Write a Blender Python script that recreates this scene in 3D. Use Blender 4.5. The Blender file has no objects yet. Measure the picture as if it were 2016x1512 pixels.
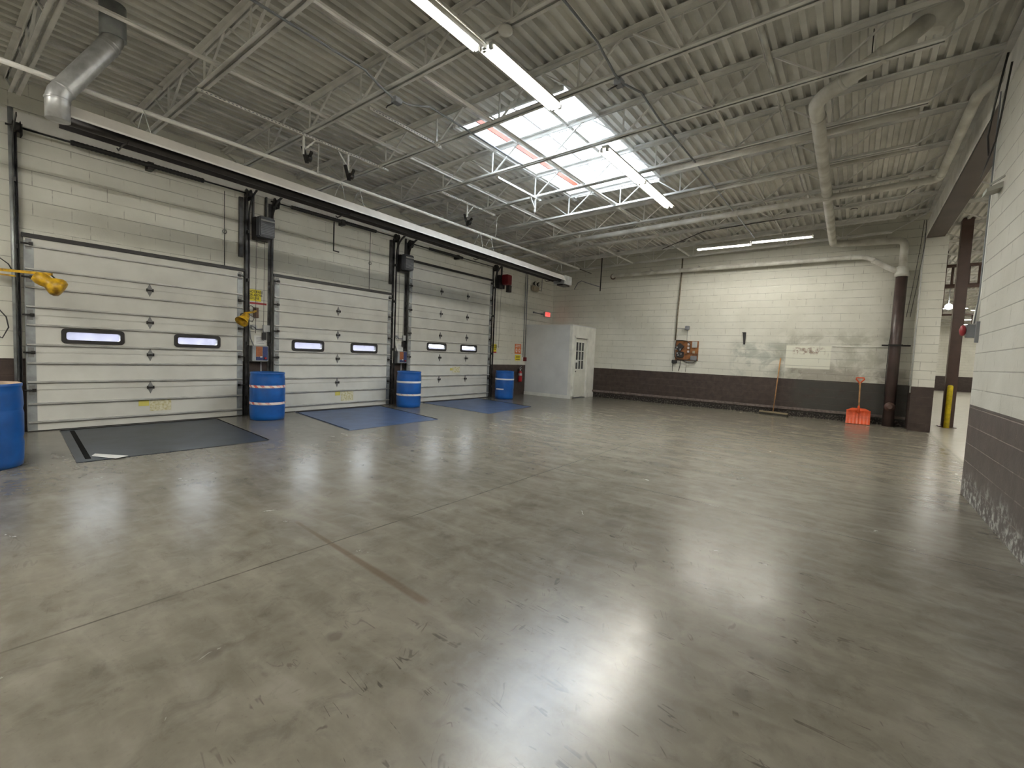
import bpy, bmesh, math, random
from mathutils import Vector, Matrix
random.seed(7)
S = bpy.context.scene
COL = S.collection
# ------------------------------------------------------------------ camera, light, exposure
F_PX = 904.85
cd = bpy.data.cameras.new('camera'); cam = bpy.data.objects.new('camera', cd); COL.objects.link(cam)
cd.sensor_fit = 'HORIZONTAL'; cd.sensor_width = 36.0; cd.lens = F_PX/2016*36.0; cd.clip_start = .02; cd.clip_end = 300
YAW, PIT, ROL = -0.63864911, -0.06404335, 0.04256835
_f = Vector((math.sin(YAW)*math.cos(PIT), math.cos(YAW)*math.cos(PIT), math.sin(PIT)))
_r = Vector((math.cos(YAW), -math.sin(YAW), 0)); _u = _r.cross(_f)
_r2 = _r*math.cos(ROL) + _u*math.sin(ROL); _u2 = -_r*math.sin(ROL) + _u*math.cos(ROL)
M4 = Matrix((( _r2.x, _u2.x, -_f.x, 0), (_r2.y, _u2.y, -_f.y, 0), (_r2.z, _u2.z, -_f.z, 1.4), (0, 0, 0, 1)))
cam.matrix_world = M4
S.camera = cam
S.view_settings.view_transform = 'Standard'; S.view_settings.look = 'None'
S.view_settings.exposure = 0.42; S.view_settings.gamma = 1.0; S.view_settings.use_curve_mapping = False
W = bpy.data.worlds.new('sky'); S.world = W; W.use_nodes = True
wn = W.node_tree.nodes; wl = W.node_tree.links
bg = wn['Background']; bg.inputs['Color'].default_value = (.86, .93, 1, 1); bg.inputs['Strength'].default_value = 13.0
try:
    S.cycles.max_bounces = 7; S.cycles.diffuse_bounces = 4; S.cycles.glossy_bounces = 3; S.cycles.transparent_max_bounces = 8
    S.cycles.sample_clamp_indirect = 5.0; S.cycles.sample_clamp_direct = 12.0; S.cycles.use_denoising = True
    S.cycles.caustics_reflective = False; S.cycles.caustics_refractive = False
except Exception: pass
pd = bpy.data.lights.new('skylight_portal', 'AREA'); pd.shape = 'RECTANGLE'; pd.size = 1.9; pd.size_y = 3.8
pd.cycles.is_portal = True
po = bpy.data.objects.new('skylight_portal', pd); po.location = (-4.4, 7.45, 5.62); COL.objects.link(po)
for _y0, _y1, _z in ((1.49, 2.19, 1.4), (2.89, 3.577, 1.4), (4.95, 5.64, 1.4), (6.34, 7.05, 1.4), (8.705, 9.41, 1.525), (10.035, 10.735, 1.525)):
    _pd = bpy.data.lights.new('window_portal', 'AREA'); _pd.shape = 'RECTANGLE'; _pd.size = .12; _pd.size_y = _y1-_y0-.07; _pd.cycles.is_portal = True
    _po = bpy.data.objects.new('window_portal', _pd); _po.location = (-9.46, (_y0+_y1)/2, _z); _po.rotation_euler = (0, -math.pi/2, 0); COL.objects.link(_po)
TUBE_POWER = 74.0      # emission strength of the fluorescent lamps
TUBE_COL = (1.0, .96, .86)

# ------------------------------------------------------------------ materials
MATS = {}
def pr(m): return m.node_tree.nodes['Principled BSDF']
def mat(name, col, rough=.6, metal=0.0, var=.12, vs=6.0, bump=0.0, bs=60.0, dirt=None, spec=None):
    if name in MATS: return MATS[name]
    m = bpy.data.materials.new(name); m.use_nodes = True; MATS[name] = m
    nt = m.node_tree; n = nt.nodes; l = nt.links; b = pr(m)
    b.inputs['Roughness'].default_value = rough; b.inputs['Metallic'].default_value = metal
    if spec is not None: b.inputs['Specular IOR Level'].default_value = spec
    tc = n.new('ShaderNodeTexCoord')
    nz = n.new('ShaderNodeTexNoise'); nz.inputs['Scale'].default_value = vs; nz.inputs['Detail'].default_value = 6
    l.new(tc.outputs['Object'], nz.inputs['Vector'])
    rp = n.new('ShaderNodeValToRGB'); l.new(nz.outputs['Fac'], rp.inputs['Fac'])
    c = Vector(col[:3]); d = Vector(dirt) if dirt else c*(1-var*1.6)
    rp.color_ramp.elements[0].position = .32; rp.color_ramp.elements[0].color = (*d, 1)
    rp.color_ramp.elements[1].position = .62; rp.color_ramp.elements[1].color = (*(c*(1+var*.3)), 1)
    l.new(rp.outputs['Color'], b.inputs['Base Color'])
    if bump:
        nb = n.new('ShaderNodeTexNoise'); nb.inputs['Scale'].default_value = bs; nb.inputs['Detail'].default_value = 4
        l.new(tc.outputs['Object'], nb.inputs['Vector'])
        bp = n.new('ShaderNodeBump'); bp.inputs['Strength'].default_value = bump; bp.inputs['Distance'].default_value = .01
        l.new(nb.outputs['Fac'], bp.inputs['Height']); l.new(bp.outputs['Normal'], b.inputs['Normal'])
    return m
def emis(name, col, st):
    m = bpy.data.materials.new(name); m.use_nodes = True; b = pr(m)
    b.inputs['Base Color'].default_value = (.8, .8, .8, 1)
    b.inputs['Emission Color'].default_value = (*col, 1); b.inputs['Emission Strength'].default_value = st
    return m
class G:      # tiny node-graph helper
    def __init__(s, m): s.nt = m.node_tree; s.n = s.nt.nodes; s.l = s.nt.links
    def link(s, a, b):
        if hasattr(a, 'outputs'): a = a.outputs[0]
        if isinstance(a, (int, float)): b.default_value = a
        elif isinstance(a, tuple): b.default_value = a if len(a) == 4 or b.type == 'VECTOR' else (*a, 1)
        else: s.l.new(a, b)
    def math(s, op, a, b=0.0, c=None, clamp=False):
        k = s.n.new('ShaderNodeMath'); k.operation = op; k.use_clamp = clamp
        s.link(a, k.inputs[0]); s.link(b, k.inputs[1])
        if c is not None: s.link(c, k.inputs[2])
        return k.outputs[0]
    def pos(s):
        g = s.n.new('ShaderNodeNewGeometry'); sp = s.n.new('ShaderNodeSeparateXYZ'); s.l.new(g.outputs['Position'], sp.inputs[0])
        return g.outputs['Position'], sp.outputs[0], sp.outputs[1], sp.outputs[2]
    def comb(s, x, y, z=0.0):
        k = s.n.new('ShaderNodeCombineXYZ'); s.link(x, k.inputs[0]); s.link(y, k.inputs[1]); s.link(z, k.inputs[2]); return k.outputs[0]
    def noise(s, vec, scale, detail=5, rough=.55, dist=0.0):
        k = s.n.new('ShaderNodeTexNoise'); s.link(vec, k.inputs['Vector']); k.inputs['Scale'].default_value = scale
        k.inputs['Detail'].default_value = detail; k.inputs['Roughness'].default_value = rough; k.inputs['Distortion'].default_value = dist
        return k.outputs['Fac']
    def ramp(s, f, *st):
        k = s.n.new('ShaderNodeValToRGB'); s.link(f, k.inputs[0]); e = k.color_ramp.elements
        while len(e) < len(st): e.new(.5)
        for i, (p, c) in enumerate(st): e[i].position = p; e[i].color = (*c, 1) if len(c) == 3 else c
        return k.outputs[0]
    def ss(s, v, a, b):
        k = s.n.new('ShaderNodeMapRange'); k.interpolation_type = 'SMOOTHSTEP'; s.link(v, k.inputs[0])
        k.inputs[1].default_value = a; k.inputs[2].default_value = b; return k.outputs[0]
    def mix(s, f, a, b, mode='MIX'):
        k = s.n.new('ShaderNodeMix'); k.data_type = 'RGBA'; k.blend_type = mode
        s.link(f, k.inputs[0]); s.link(a, k.inputs[6]); s.link(b, k.inputs[7]); return k.outputs[2]
    def bump(s, h, st, dist=.01):
        k = s.n.new('ShaderNodeBump'); k.inputs['Strength'].default_value = st; k.inputs['Distance'].default_value = dist
        s.link(h, k.inputs['Height']); return k.outputs[0]
    def box(s, u, v, u0, u1, v0, v1, e):   # soft rectangle mask
        a = s.math('MULTIPLY', s.ss(u, u0-e, u0+e), s.math('SUBTRACT', 1.0, s.ss(u, u1-e, u1+e)))
        b = s.math('MULTIPLY', s.ss(v, v0-e, v0+e), s.math('SUBTRACT', 1.0, s.ss(v, v1-e, v1+e)))
        return s.math('MULTIPLY', a, b)

def block_wall(name, axis, kind='plain', band=1.05):
    """painted concrete blocks, brown to shoulder height; axis = the wall's horizontal coordinate"""
    m = bpy.data.materials.new(name); m.use_nodes = True; g = G(m); b = pr(m)
    P, x, y, z = g.pos(); u = x if axis == 'x' else y
    br = g.n.new('ShaderNodeTexBrick'); g.link(g.comb(u, g.math('ADD', z, .005)), br.inputs['Vector'])
    br.inputs['Scale'].default_value = 1.0; br.inputs['Brick Width'].default_value = .406; br.inputs['Row Height'].default_value = .205
    br.inputs['Mortar Size'].default_value = .007; br.inputs['Mortar Smooth'].default_value = .6
    jt = br.outputs['Fac']
    row = g.math('ABSOLUTE', g.math('SUBTRACT', g.math('FRACT', g.math('ADD', g.math('DIVIDE', g.math('ADD', z, .005), .205), .5)), .5))
    rowm = g.math('SUBTRACT', 1.0, g.ss(row, .010, .038))
    n1 = g.noise(P, 1.1, 4); n2 = g.noise(P, 7, 5); n3 = g.noise(P, 45, 3)
    jm = g.math('ADD', g.math('MULTIPLY', jt, g.ss(n2, .42, .66)), g.math('MULTIPLY', rowm, g.ss(n1, .3, .6)), clamp=True)
    white = g.ramp(n1, (.3, (.62, .61, .54)), (.7, (.76, .75, .68)))
    white = g.mix(g.math('MULTIPLY', g.ss(n2, .55, .75), .12), white, (.50, .49, .44))
    brown = g.ramp(n2, (.3, (.038, .027, .023)), (.7, (.066, .047, .040)))
    if kind == 'right': brown = g.ramp(n2, (.3, (.085, .072, .069)), (.7, (.120, .102, .096)))
    if kind == 'back':
        # old grey patch-up smears, a rust-marked repainted rectangle, and dirt to the right of it
        nn = g.noise(P, 2.2, 6, .6, .6)
        sm = g.math('MULTIPLY', g.box(x, z, -3.0, -1.6, 1.0, 2.05, .14), g.ss(nn, .40, .62))
        white = g.mix(g.math('MULTIPLY', sm, .78), white, (.38, .41, .37))
        sm2 = g.math('MULTIPLY', g.box(x, z, -1.9, .75, 1.0, 2.35, .2), g.ss(g.noise(P, 1.7, 6, .65, .4), .42, .62))
        white = g.mix(g.math('MULTIPLY', sm2, .6), white, (.34, .34, .27))
        lo = g.math('MULTIPLY', g.box(x, z, -1.5, 1.2, .95, 1.40, .1), g.ss(nn, .34, .56))
        white = g.mix(g.math('MULTIPLY', lo, .7), white, (.26, .235, .19))
        pt = g.box(x, z, -1.60, -.55, 1.36, 1.99, .012)
        rs = g.math('MULTIPLY', g.math('MULTIPLY', g.box(x, z, -1.42, -.70, 1.76, 1.94, .05), g.ss(g.noise(P, 9, 5, .7), .45, .60)), 1.0)
        pc = g.mix(g.math('MULTIPLY', rs, .75), (.78, .78, .68), (.24, .13, .09))
        white = g.mix(pt, white, pc)
        gb = g.math('MULTIPLY', g.box(x, z, -1.35, 1.3, -.1, 1.2, .25), g.ss(nn, .25, .5))
        brown = g.mix(g.math('MULTIPLY', gb, .85), brown, (.052, .052, .046))
        low = g.math('SUBTRACT', 1.0, g.ss(z, .10, .19))  # shade under the ledge painted in as a dark band, with dirt
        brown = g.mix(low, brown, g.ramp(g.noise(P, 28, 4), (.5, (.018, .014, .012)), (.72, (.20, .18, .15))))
    if kind == 'right':
        ef = g.math('MULTIPLY', g.math('SUBTRACT', 1.0, g.ss(g.math('ADD', z, g.math('MULTIPLY', g.noise(P, 4, 3), .5)), .30, .62)), g.ss(g.noise(P, 13, 6, .7), .46, .62))
        brown = g.mix(ef, brown, (.52, .53, .50))
    if kind == 'right': white = g.mix(1.0, white, (.80, .80, .80), 'MULTIPLY')
    zb = g.math('ADD', z, g.math('MULTIPLY', g.math('SUBTRACT', n2, .5), .008))
    isb = g.math('LESS_THAN', zb, band)
    jc_w = g.mix(g.math('MULTIPLY', jm, .52), white, (.16, .15, .13))
    jc_b = g.mix(g.math('MULTIPLY', jm, .85 if kind == 'right' else .45), brown, (.20, .17, .15) if kind == 'right' else (.075, .055, .045))
    g.link(g.mix(isb, jc_w, jc_b), b.inputs['Base Color'])
    g.link(g.math('SUBTRACT', .72, g.math('MULTIPLY', isb, .25)), b.inputs['Roughness'])
    b.inputs['Specular IOR Level'].default_value = .35
    h = g.math('ADD', g.math('MULTIPLY', jm, -1.0), g.math('MULTIPLY', n3, .35))
    g.link(g.bump(h, .5, .008), b.inputs['Normal'])
    return m

def floor_mat():
    m = bpy.data.materials.new('polished_concrete'); m.use_nodes = True; g = G(m); b = pr(m)
    P, x, y, z = g.pos()
    big = g.noise(P, .55, 5, .55, .3); mid = g.noise(P, 2.3, 7, .62, .5)
    st = g.noise(g.comb(g.math('MULTIPLY', x, 1.0), g.math('MULTIPLY', y, 4.2)), 1.6, 5, .52, .6)      # trowel sweeps
    fine = g.noise(P, 42, 4)
    f = g.math('ADD', g.math('MULTIPLY', big, .34), g.math('ADD', g.math('MULTIPLY', mid, .44), g.math('MULTIPLY', st, .22)))
    c = g.ramp(f, (.34, (.098, .089, .070)), (.50, (.160, .147, .119)), (.66, (.225, .208, .172)))
    c = g.mix(g.math('MULTIPLY', g.ss(st, .46, .74), .22), c, (.26, .245, .215))
    c = g.mix(g.math('MULTIPLY', g.ss(fine, .62, .74), .25), c, (.07, .06, .05))
    # short dark tyre and pallet scuffs, mostly along x, densest where the trucks turn
    def lines(a, bb, mk, w):
        nv = g.noise(g.comb(a, bb), 1.0, 2, .5, .8)
        return g.math('MULTIPLY', g.math('SUBTRACT', 1.0, g.ss(g.math('ABSOLUTE', g.math('SUBTRACT', nv, .5)), w*.3, w)), mk)
    m1 = g.ss(g.noise(P, 7.5, 3), .54, .60); m2 = g.ss(g.noise(g.comb(y, x), 6.0, 3), .57, .62)
    l1 = lines(g.math('MULTIPLY', x, 1.3), g.math('MULTIPLY', g.math('ADD', y, g.math('MULTIPLY', x, .10)), 9.0), m1, .014)
    l2 = lines(g.math('MULTIPLY', g.math('ADD', x, g.math('MULTIPLY', y, .5)), 6.0), g.math('MULTIPLY', g.math('SUBTRACT', y, g.math('MULTIPLY', x, .4)), 1.8), m2, .010)
    zone = g.box(x, y, -1.75, .1, .7, 3.9, .45)
    zf = g.math('ADD', g.math('MULTIPLY', zone, .85), g.math('MULTIPLY', g.ss(big, .48, .62), .22))
    sc = g.math('MULTIPLY', g.math('MAXIMUM', l1, g.math('MULTIPLY', l2, .8)), zf, clamp=True)
    c = g.mix(g.math('MULTIPLY', sc, .85), c, (.030, .026, .022))
    # cloudy grime, grit, round drips
    gr = g.noise(P, 5.5, 9, .68, .7)
    c = g.mix(g.math('MULTIPLY', g.ss(gr, .52, .68), .34), c, (.065, .060, .048))
    c = g.mix(g.math('MULTIPLY', g.ss(g.noise(g.comb(y, x, 3.0), 7.0, 8, .62, .5), .40, .72), .22), c, (.30, .28, .24))
    for sx, sy, sr in ((-.285, 2.12, .05), (-.28, 2.45, .045), (-1.55, 3.63, .10), (-2.23, .82, .05), (-1.93, 1.24, .04), (-4.1, 3.1, .12)):
        dd = g.math('SQRT', g.math('ADD', g.math('POWER', g.math('SUBTRACT', x, sx), 2.0), g.math('POWER', g.math('SUBTRACT', y, sy), 2.0)))
        c = g.mix(g.math('MULTIPLY', g.math('SUBTRACT', 1.0, g.ss(g.math('ADD', dd, g.math('MULTIPLY', g.math('SUBTRACT', gr, .5), .08)), sr*.5, sr*1.25)), .45), c, (.07, .062, .055))
    # saw-cut joints
    wob = g.math('MULTIPLY', g.math('SUBTRACT', mid, .5), .02)
    def ln(v, p, w): return g.math('SUBTRACT', 1.0, g.ss(g.math('ABSOLUTE', g.math('SUBTRACT', g.math('ADD', v, wob), p)), w*.5, w))
    j = ln(g.math('ADD', y, g.math('MULTIPLY', x, .055)), 4.735, .009)
    for q in (ln(x, -2.91, .009), ln(y, -1.3, .008)): j = g.math('MAXIMUM', j, g.math('MULTIPLY', q, .8))
    j = g.math('MAXIMUM', j, g.math('MULTIPLY', ln(x, 1.48, .03), g.math('GREATER_THAN', y, 7.0)))
    c = g.mix(g.math('MULTIPLY', j, g.ss(mid, .25, .6)), c, (.045, .04, .034))
    # a rust-brown drag mark and some stains
    d = g.math('ABSOLUTE', g.math('SUBTRACT', y, g.math('SUBTRACT', 1.58, g.math('MULTIPLY', x, .085))))
    wd = g.math('ADD', .022, g.math('MULTIPLY', g.ss(x, -3.4, -1.9), .022))
    dr = g.math('MULTIPLY', g.math('MULTIPLY', g.math('SUBTRACT', 1.0, g.ss(g.math('DIVIDE', d, wd), .3, 1.0)), g.box(x, y, -3.45, -1.82, 0, 4, .06)), g.ss(mid, .25, .5))
    c = g.mix(g.math('MULTIPLY', dr, .6), c, (.085, .055, .034))
    blue = g.math('MULTIPLY', g.math('SUBTRACT', 1.0, g.ss(x, -7.2, -6.0)), g.ss(mid, .35, .6))
    c = g.mix(g.math('MULTIPLY', blue, .35), c, (.115, .12, .125))
    back_pale = g.math('MULTIPLY', g.math('MULTIPLY', g.ss(g.math('ADD', y, g.math('MULTIPLY', mid, 3.0)), 5.5, 11.0), g.ss(x, -7.5, -5.0)), g.ss(st, .25, .6))  # paler floor colour mixed in towards the back
    c = g.mix(g.math('MULTIPLY', back_pale, .42), c, (.36, .32, .25))
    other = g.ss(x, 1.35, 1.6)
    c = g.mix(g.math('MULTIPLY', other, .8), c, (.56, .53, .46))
    g.link(c, b.inputs['Base Color'])
    r = g.math('MAXIMUM', .215, g.math('ADD', .13, g.math('ADD', g.math('MULTIPLY', gr, .16), g.math('MULTIPLY', mid, .06))))
    g.link(r, b.inputs['Roughness'])
    b.inputs['Specular IOR Level'].default_value = .75
    h = g.math('ADD', g.math('MULTIPLY', st, .6), g.math('ADD', g.math('MULTIPLY', fine, .12), g.math('MULTIPLY', j, -.25)))
    g.link(g.bump(h, .022, .02), b.inputs['Normal'])
    return m

def stripe_mat(name, a, bcol, period, duty=.5):
    m = bpy.data.materials.new(name); m.use_nodes = True; g = G(m); b = pr(m)
    tc = g.n.new('ShaderNodeTexCoord'); sp = g.n.new('ShaderNodeSeparateXYZ'); g.l.new(tc.outputs['Object'], sp.inputs[0])
    ang = g.math('MULTIPLY', g.math('ARCTAN2', sp.outputs[1], sp.outputs[0]), .29)
    v = g.math('FRACT', g.math('DIVIDE', g.math('ADD', ang, g.math('MULTIPLY', sp.outputs[2], 1.1)), period))
    nz = g.noise(tc.outputs['Object'], 5, 3)
    f = g.math('GREATER_THAN', v, duty)
    g.link(g.mix(g.math('MULTIPLY', f, g.ss(nz, .3, .6)), a, bcol), b.inputs['Base Color']); b.inputs['Roughness'].default_value = .45
    return m

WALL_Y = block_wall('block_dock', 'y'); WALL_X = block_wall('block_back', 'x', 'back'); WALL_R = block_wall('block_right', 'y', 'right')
WALL_P = block_wall('block_pier', 'x', 'back2'); WALL_F = block_wall('block_far', 'x', 'plain', 1.15)
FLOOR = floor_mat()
DECK = mat('deck_paint', (.78, .77, .72), .55, var=.16, vs=1.6, bump=.1)
STEEL = mat('joist_paint', (.84, .83, .80), .5, var=.14, vs=3)
STEELG = mat('beam_grey', (.30, .29, .28), .5, var=.2, vs=2)
SOFFIT = mat('beam_brown', (.085, .062, .052), .5, var=.15, vs=2)
WHITE = mat('white_paint', (.74, .73, .69), .45, var=.06)
BOOTH = mat('booth_paint', (.70, .71, .71), .6, var=.06, vs=2)
TRIMW = mat('trim_white', (.84, .84, .79), .5, var=.08, vs=4)
PIPEW = mat('pipe_white', (.66, .65, .60), .45, var=.14, vs=3, dirt=(.42, .40, .35))
DOORW = mat('door_panel', (.61, .605, .56), .5, var=.07, vs=2.2)
RIBM = mat('door_strut', (.52, .52, .50), .35, .4, var=.2, vs=4)
GALV = mat('galvanised', (.60, .61, .62), .32, .7, var=.2, vs=8)
GALVD = mat('galvanised_dull', (.36, .38, .39), .45, .6, var=.25, vs=5)
BLACK = mat('black_paint', (.022, .020, .020), .45, var=.2)
BLACKM = mat('black_metal', (.030, .028, .027), .4, .5, var=.2)
TRACK = mat('track_steel', (.085, .085, .085), .4, .7, var=.4, vs=7)
GREYP = mat('grey_plastic', (.22, .23, .25), .5)
GREYL = mat('grey_light', (.52, .53, .52), .5)
BLUE = mat('drum_blue', (.005, .090, .36), .38, var=.18, vs=5, bump=.05, bs=20)
BLUEI = mat('drum_inside', (.006, .07, .24), .5)
BEIGE = mat('drum_lid_grime', (.42, .32, .24), .8, var=.3)
YEL = mat('lamp_yellow', (.60, .36, .010), .42, var=.35, vs=14, dirt=(.22, .11, .01))
YELS = mat('sign_yellow', (.82, .70, .02), .5, var=.05)
YELB = mat('bollard_yellow', (.80, .62, .02), .5, var=.2, vs=12)
RED = mat('red_paint', (.36, .010, .014), .4, var=.12)
DRED = mat('dark_red', (.14, .006, .010), .35)
ORANGE = mat('shovel_orange', (.66, .085, .016), .4, var=.12, vs=8)
ORS = mat('sign_orange', (.74, .20, .06), .5, var=.15, vs=30)
ORB = mat('skylight_orange', (.30, .040, .010), .5, var=.25, vs=6)
WOOD = mat('handle_wood', (.48, .25, .10), .6, var=.25, vs=10)
PLY = mat('plywood', (.30, .115, .030), .55, var=.45, vs=7)
COLB = mat('column_brown', (.090, .052, .042), .45, var=.12)
PIPEB = mat('pipe_brown', (.070, .046, .042), .38, var=.2, vs=4)
LEV1 = mat('leveler_slate', (.034, .044, .064), .38, .2, var=.25, vs=3, bump=.15, bs=90)
LEV2 = mat('leveler_blue', (.065, .110, .225), .38, .2, var=.2, vs=3, bump=.15, bs=90)
PAPER = mat('paper', (.82, .82, .80), .7, var=.03)
TAPEW = mat('tape_white', (.78, .78, .80), .4, var=.05)
TAPEWL = mat('pink_label', (.72, .64, .62), .5, var=.05)
STRIPE = stripe_mat('tape_red_white', (.80, .72, .70, 1), (.62, .12, .11, 1), .13)
STRIPE2 = stripe_mat('tape_faded', (.80, .78, .76, 1), (.72, .42, .40, 1), .13, .72)
BRISTLE = mat('bristle', (.030, .026, .020), .9, bump=.5, bs=200)
HINGE = mat('hinge_plate', (.21, .21, .21), .45, .4)
STICK = mat('old_sticker', (.62, .60, .46), .6, var=.2, vs=25, dirt=(.45, .40, .18))
STICKY = mat('sticker_yellow', (.60, .53, .12), .6, var=.1)
TANP = mat('tan_plastic', (.40, .34, .24), .5)
CHROME = mat('chrome', (.7, .7, .7), .15, 1)
LENSM = mat('lens', (.8, .8, .75), .15, .3)
ORLAB = mat('label_orange', (.30, .10, .035), .5, var=.15, vs=40)
BLLAB = mat('label_blue', (.020, .035, .12), .5, var=.2, vs=40)
ASPH = mat('asphalt', (.12, .12, .14), .95, spec=.1)
HEAT = mat('heater_skin', (.60, .57, .52), .42, .25, var=.08, vs=3)
HEATB = mat('heater_tube', (.05, .045, .045), .5, .4)
def pane_mat(name, tint, dif, fr=.5):
    m = bpy.data.materials.new(name); m.use_nodes = True; g = G(m); n = g.n
    out = n['Material Output']; tr = n.new('ShaderNodeBsdfTransparent'); tl = n.new('ShaderNodeBsdfTranslucent'); gl = n.new('ShaderNodeBsdfGlossy')
    tc = n.new('ShaderNodeTexCoord'); nz = g.noise(tc.outputs['Object'], 9, 5)
    g.link(g.mix(nz, tuple(v*.8 for v in tint[:3])+(1,), tint), tr.inputs[0]); tl.inputs[0].default_value = dif; gl.inputs['Roughness'].default_value = .15
    a = n.new('ShaderNodeMixShader'); a.inputs[0].default_value = fr; g.l.new(tr.outputs[0], a.inputs[1]); g.l.new(tl.outputs[0], a.inputs[2])
    c = n.new('ShaderNodeMixShader'); c.inputs[0].default_value = .04; g.l.new(a.outputs[0], c.inputs[1]); g.l.new(gl.outputs[0], c.inputs[2])
    g.l.new(c.outputs[0], out.inputs['Surface']); return m
PANE = pane_mat('acrylic_pane', (1.0, 1.0, 1.0, 1), (.3, .3, .33, 1), .08)
SKYP = pane_mat('skylight_glazing', (.9, .93, .95, 1), (.9, .92, .95, 1))
DARKGL = mat('dark_glass', (.060, .063, .065), .12, var=.05)
LAMP = emis('lamp_glow', TUBE_COL, TUBE_POWER)
LAMPD = emis('lamp_glow_far', (1, .97, .9), 60)
EXITM = emis('exit_glow', (1, .045, .04), 1.5)

# ------------------------------------------------------------------ mesh helpers
class MB:
    def __init__(s): s.v = []; s.f = []; s.sm = []
    def quad(s, *p):
        i = len(s.v); s.v += [tuple(q) for q in p]; s.f.append(tuple(range(i, i+len(p)))); s.sm.append(False); return s
    def box(s, x0, x1, y0, y1, z0, z1):
        return s.hexa([(x0, y0, z0), (x1, y0, z0), (x1, y1, z0), (x0, y1, z0), (x0, y0, z1), (x1, y0, z1), (x1, y1, z1), (x0, y1, z1)])
    def hexa(s, c):
        i = len(s.v); s.v += [tuple(q) for q in c]
        for f in ((0, 3, 2, 1), (4, 5, 6, 7), (0, 1, 5, 4), (1, 2, 6, 5), (2, 3, 7, 6), (3, 0, 4, 7)):
            s.f.append(tuple(i+k for k in f)); s.sm.append(False)
        return s
    def bar(s, a, b, w, h, up=(0, 0, 1)):
        a = Vector(a); b = Vector(b); d = (b-a).normalized(); up = Vector(up)
        if abs(d.dot(up)) > .98: up = Vector((1, 0, 0))
        r = d.cross(up).normalized(); u = r.cross(d)
        r *= w/2; u *= h/2
        return s.hexa([a-r-u, a+r-u, b+r-u, b-r-u, a-r+u, a+r+u, b+r+u, b-r+u])
    def rings(s, rs, caps=True, smooth=True, closed=False):
        n = len(rs[0]); i0 = len(s.v)
        for r in rs: s.v += [tuple(p) for p in r]
        m = len(rs); L = m if closed else m-1
        for k in range(L):
            for j in range(n):
                a = i0+k*n+j; b = i0+k*n+(j+1) % n; c = i0+((k+1) % m)*n+(j+1) % n; d = i0+((k+1) % m)*n+j
                s.f.append((a, b, c, d)); s.sm.append(smooth)
        if caps and not closed:
            s.f.append(tuple(i0+j for j in reversed(range(n)))); s.sm.append(False)
            s.f.append(tuple(i0+(m-1)*n+j for j in range(n))); s.sm.append(False)
        return s
    def tube(s, pts, r, n=10, closed=False):
        P = [Vector(p) for p in pts]; rs = []; prev = None
        for i, p in enumerate(P):
            if closed: t = (P[(i+1) % len(P)]-P[i-1]).normalized()
            elif i == 0: t = (P[1]-p).normalized()
            elif i == len(P)-1: t = (p-P[i-1]).normalized()
            else: t = ((p-P[i-1]).normalized()+(P[i+1]-p).normalized()).normalized()
            if prev is None:
                up = Vector((0, 0, 1)) if abs(t.z) < .9 else Vector((1, 0, 0)); u = t.cross(up).normalized()
            else: u = (prev-t*prev.dot(t)).normalized()
            prev = u; w = t.cross(u); rr = r[i] if isinstance(r, (list, tuple)) else r
            rs.append([p+(u*math.cos(2*math.pi*k/n)+w*math.sin(2*math.pi*k/n))*rr for k in range(n)])
        return s.rings(rs, closed=closed)
    def lathe(s, c, prof, n=32, axis=(0, 0, 1), caps=True):
        ax = Vector(axis).normalized(); u = ax.cross(Vector((1, 0, 0)) if abs(ax.x) < .9 else Vector((0, 1, 0))).normalized(); w = ax.cross(u); c = Vector(c)
        return s.rings([[c+ax*h+(u*math.cos(2*math.pi*k/n)+w*math.sin(2*math.pi*k/n))*r for k in range(n)] for r, h in prof], caps=caps)
    def ring(s, fn, outer, inner, d0, d1):   # flat frame between two outlines, extruded; fn(u,v,d)->point
        n = len(outer)
        return s.rings([[fn(u, v, d0) for u, v in outer], [fn(u, v, d1) for u, v in outer], [fn(u, v, d1) for u, v in inner], [fn(u, v, d0) for u, v in inner]], closed=True, smooth=False) if False else s._ring(fn, outer, inner, d0, d1)
    def _ring(s, fn, o, i, d0, d1):
        n = len(o); b = len(s.v)
        for L, d in ((o, d0), (o, d1), (i, d1), (i, d0)): s.v += [tuple(fn(u, v, d)) for u, v in L]
        for k in range(4):
            for j in range(n):
                s.f.append((b+k*n+j, b+k*n+(j+1) % n, b+((k+1) % 4)*n+(j+1) % n, b+((k+1) % 4)*n+j)); s.sm.append(False)
        return s
    def build(s, name, m, parent=None, bevel=0, kind=None, local=False):
        o0 = Vector((0, 0, 0))
        if parent is not None and not local:
            q = parent
            while q: o0 += q.location; q = q.parent
        me = bpy.data.meshes.new(name); me.from_pydata([tuple(Vector(p)-o0) for p in s.v], [], s.f)
        me.polygons.foreach_set('use_smooth', s.sm)
        bm = bmesh.new(); bm.from_mesh(me); bmesh.ops.recalc_face_normals(bm, faces=bm.faces)
        if bevel: bmesh.ops.bevel(bm, geom=list(bm.edges), offset=bevel, segments=2, affect='EDGES', clamp_overlap=True)
        bm.to_mesh(me); bm.free()
        me.materials.append(m)
        o = bpy.data.objects.new(name, me); COL.objects.link(o)
        if parent is not None: o.parent = parent
        if kind: o['kind'] = kind
        return o
def rrect(w, h, r, n=5):
    P = []
    for cx, cy, a0 in ((w/2-r, h/2-r, 0), (-w/2+r, h/2-r, 90), (-w/2+r, -h/2+r, 180), (w/2-r, -h/2+r, 270)):
        for k in range(n+1):
            a = math.radians(a0+90*k/n); P.append((cx+r*math.cos(a), cy+r*math.sin(a)))
    return P
def tag(o, label, cat, group=None, kind=None):
    o['label'] = label; o['category'] = cat
    if group: o['group'] = group
    if kind: o['kind'] = kind
    return o
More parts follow.
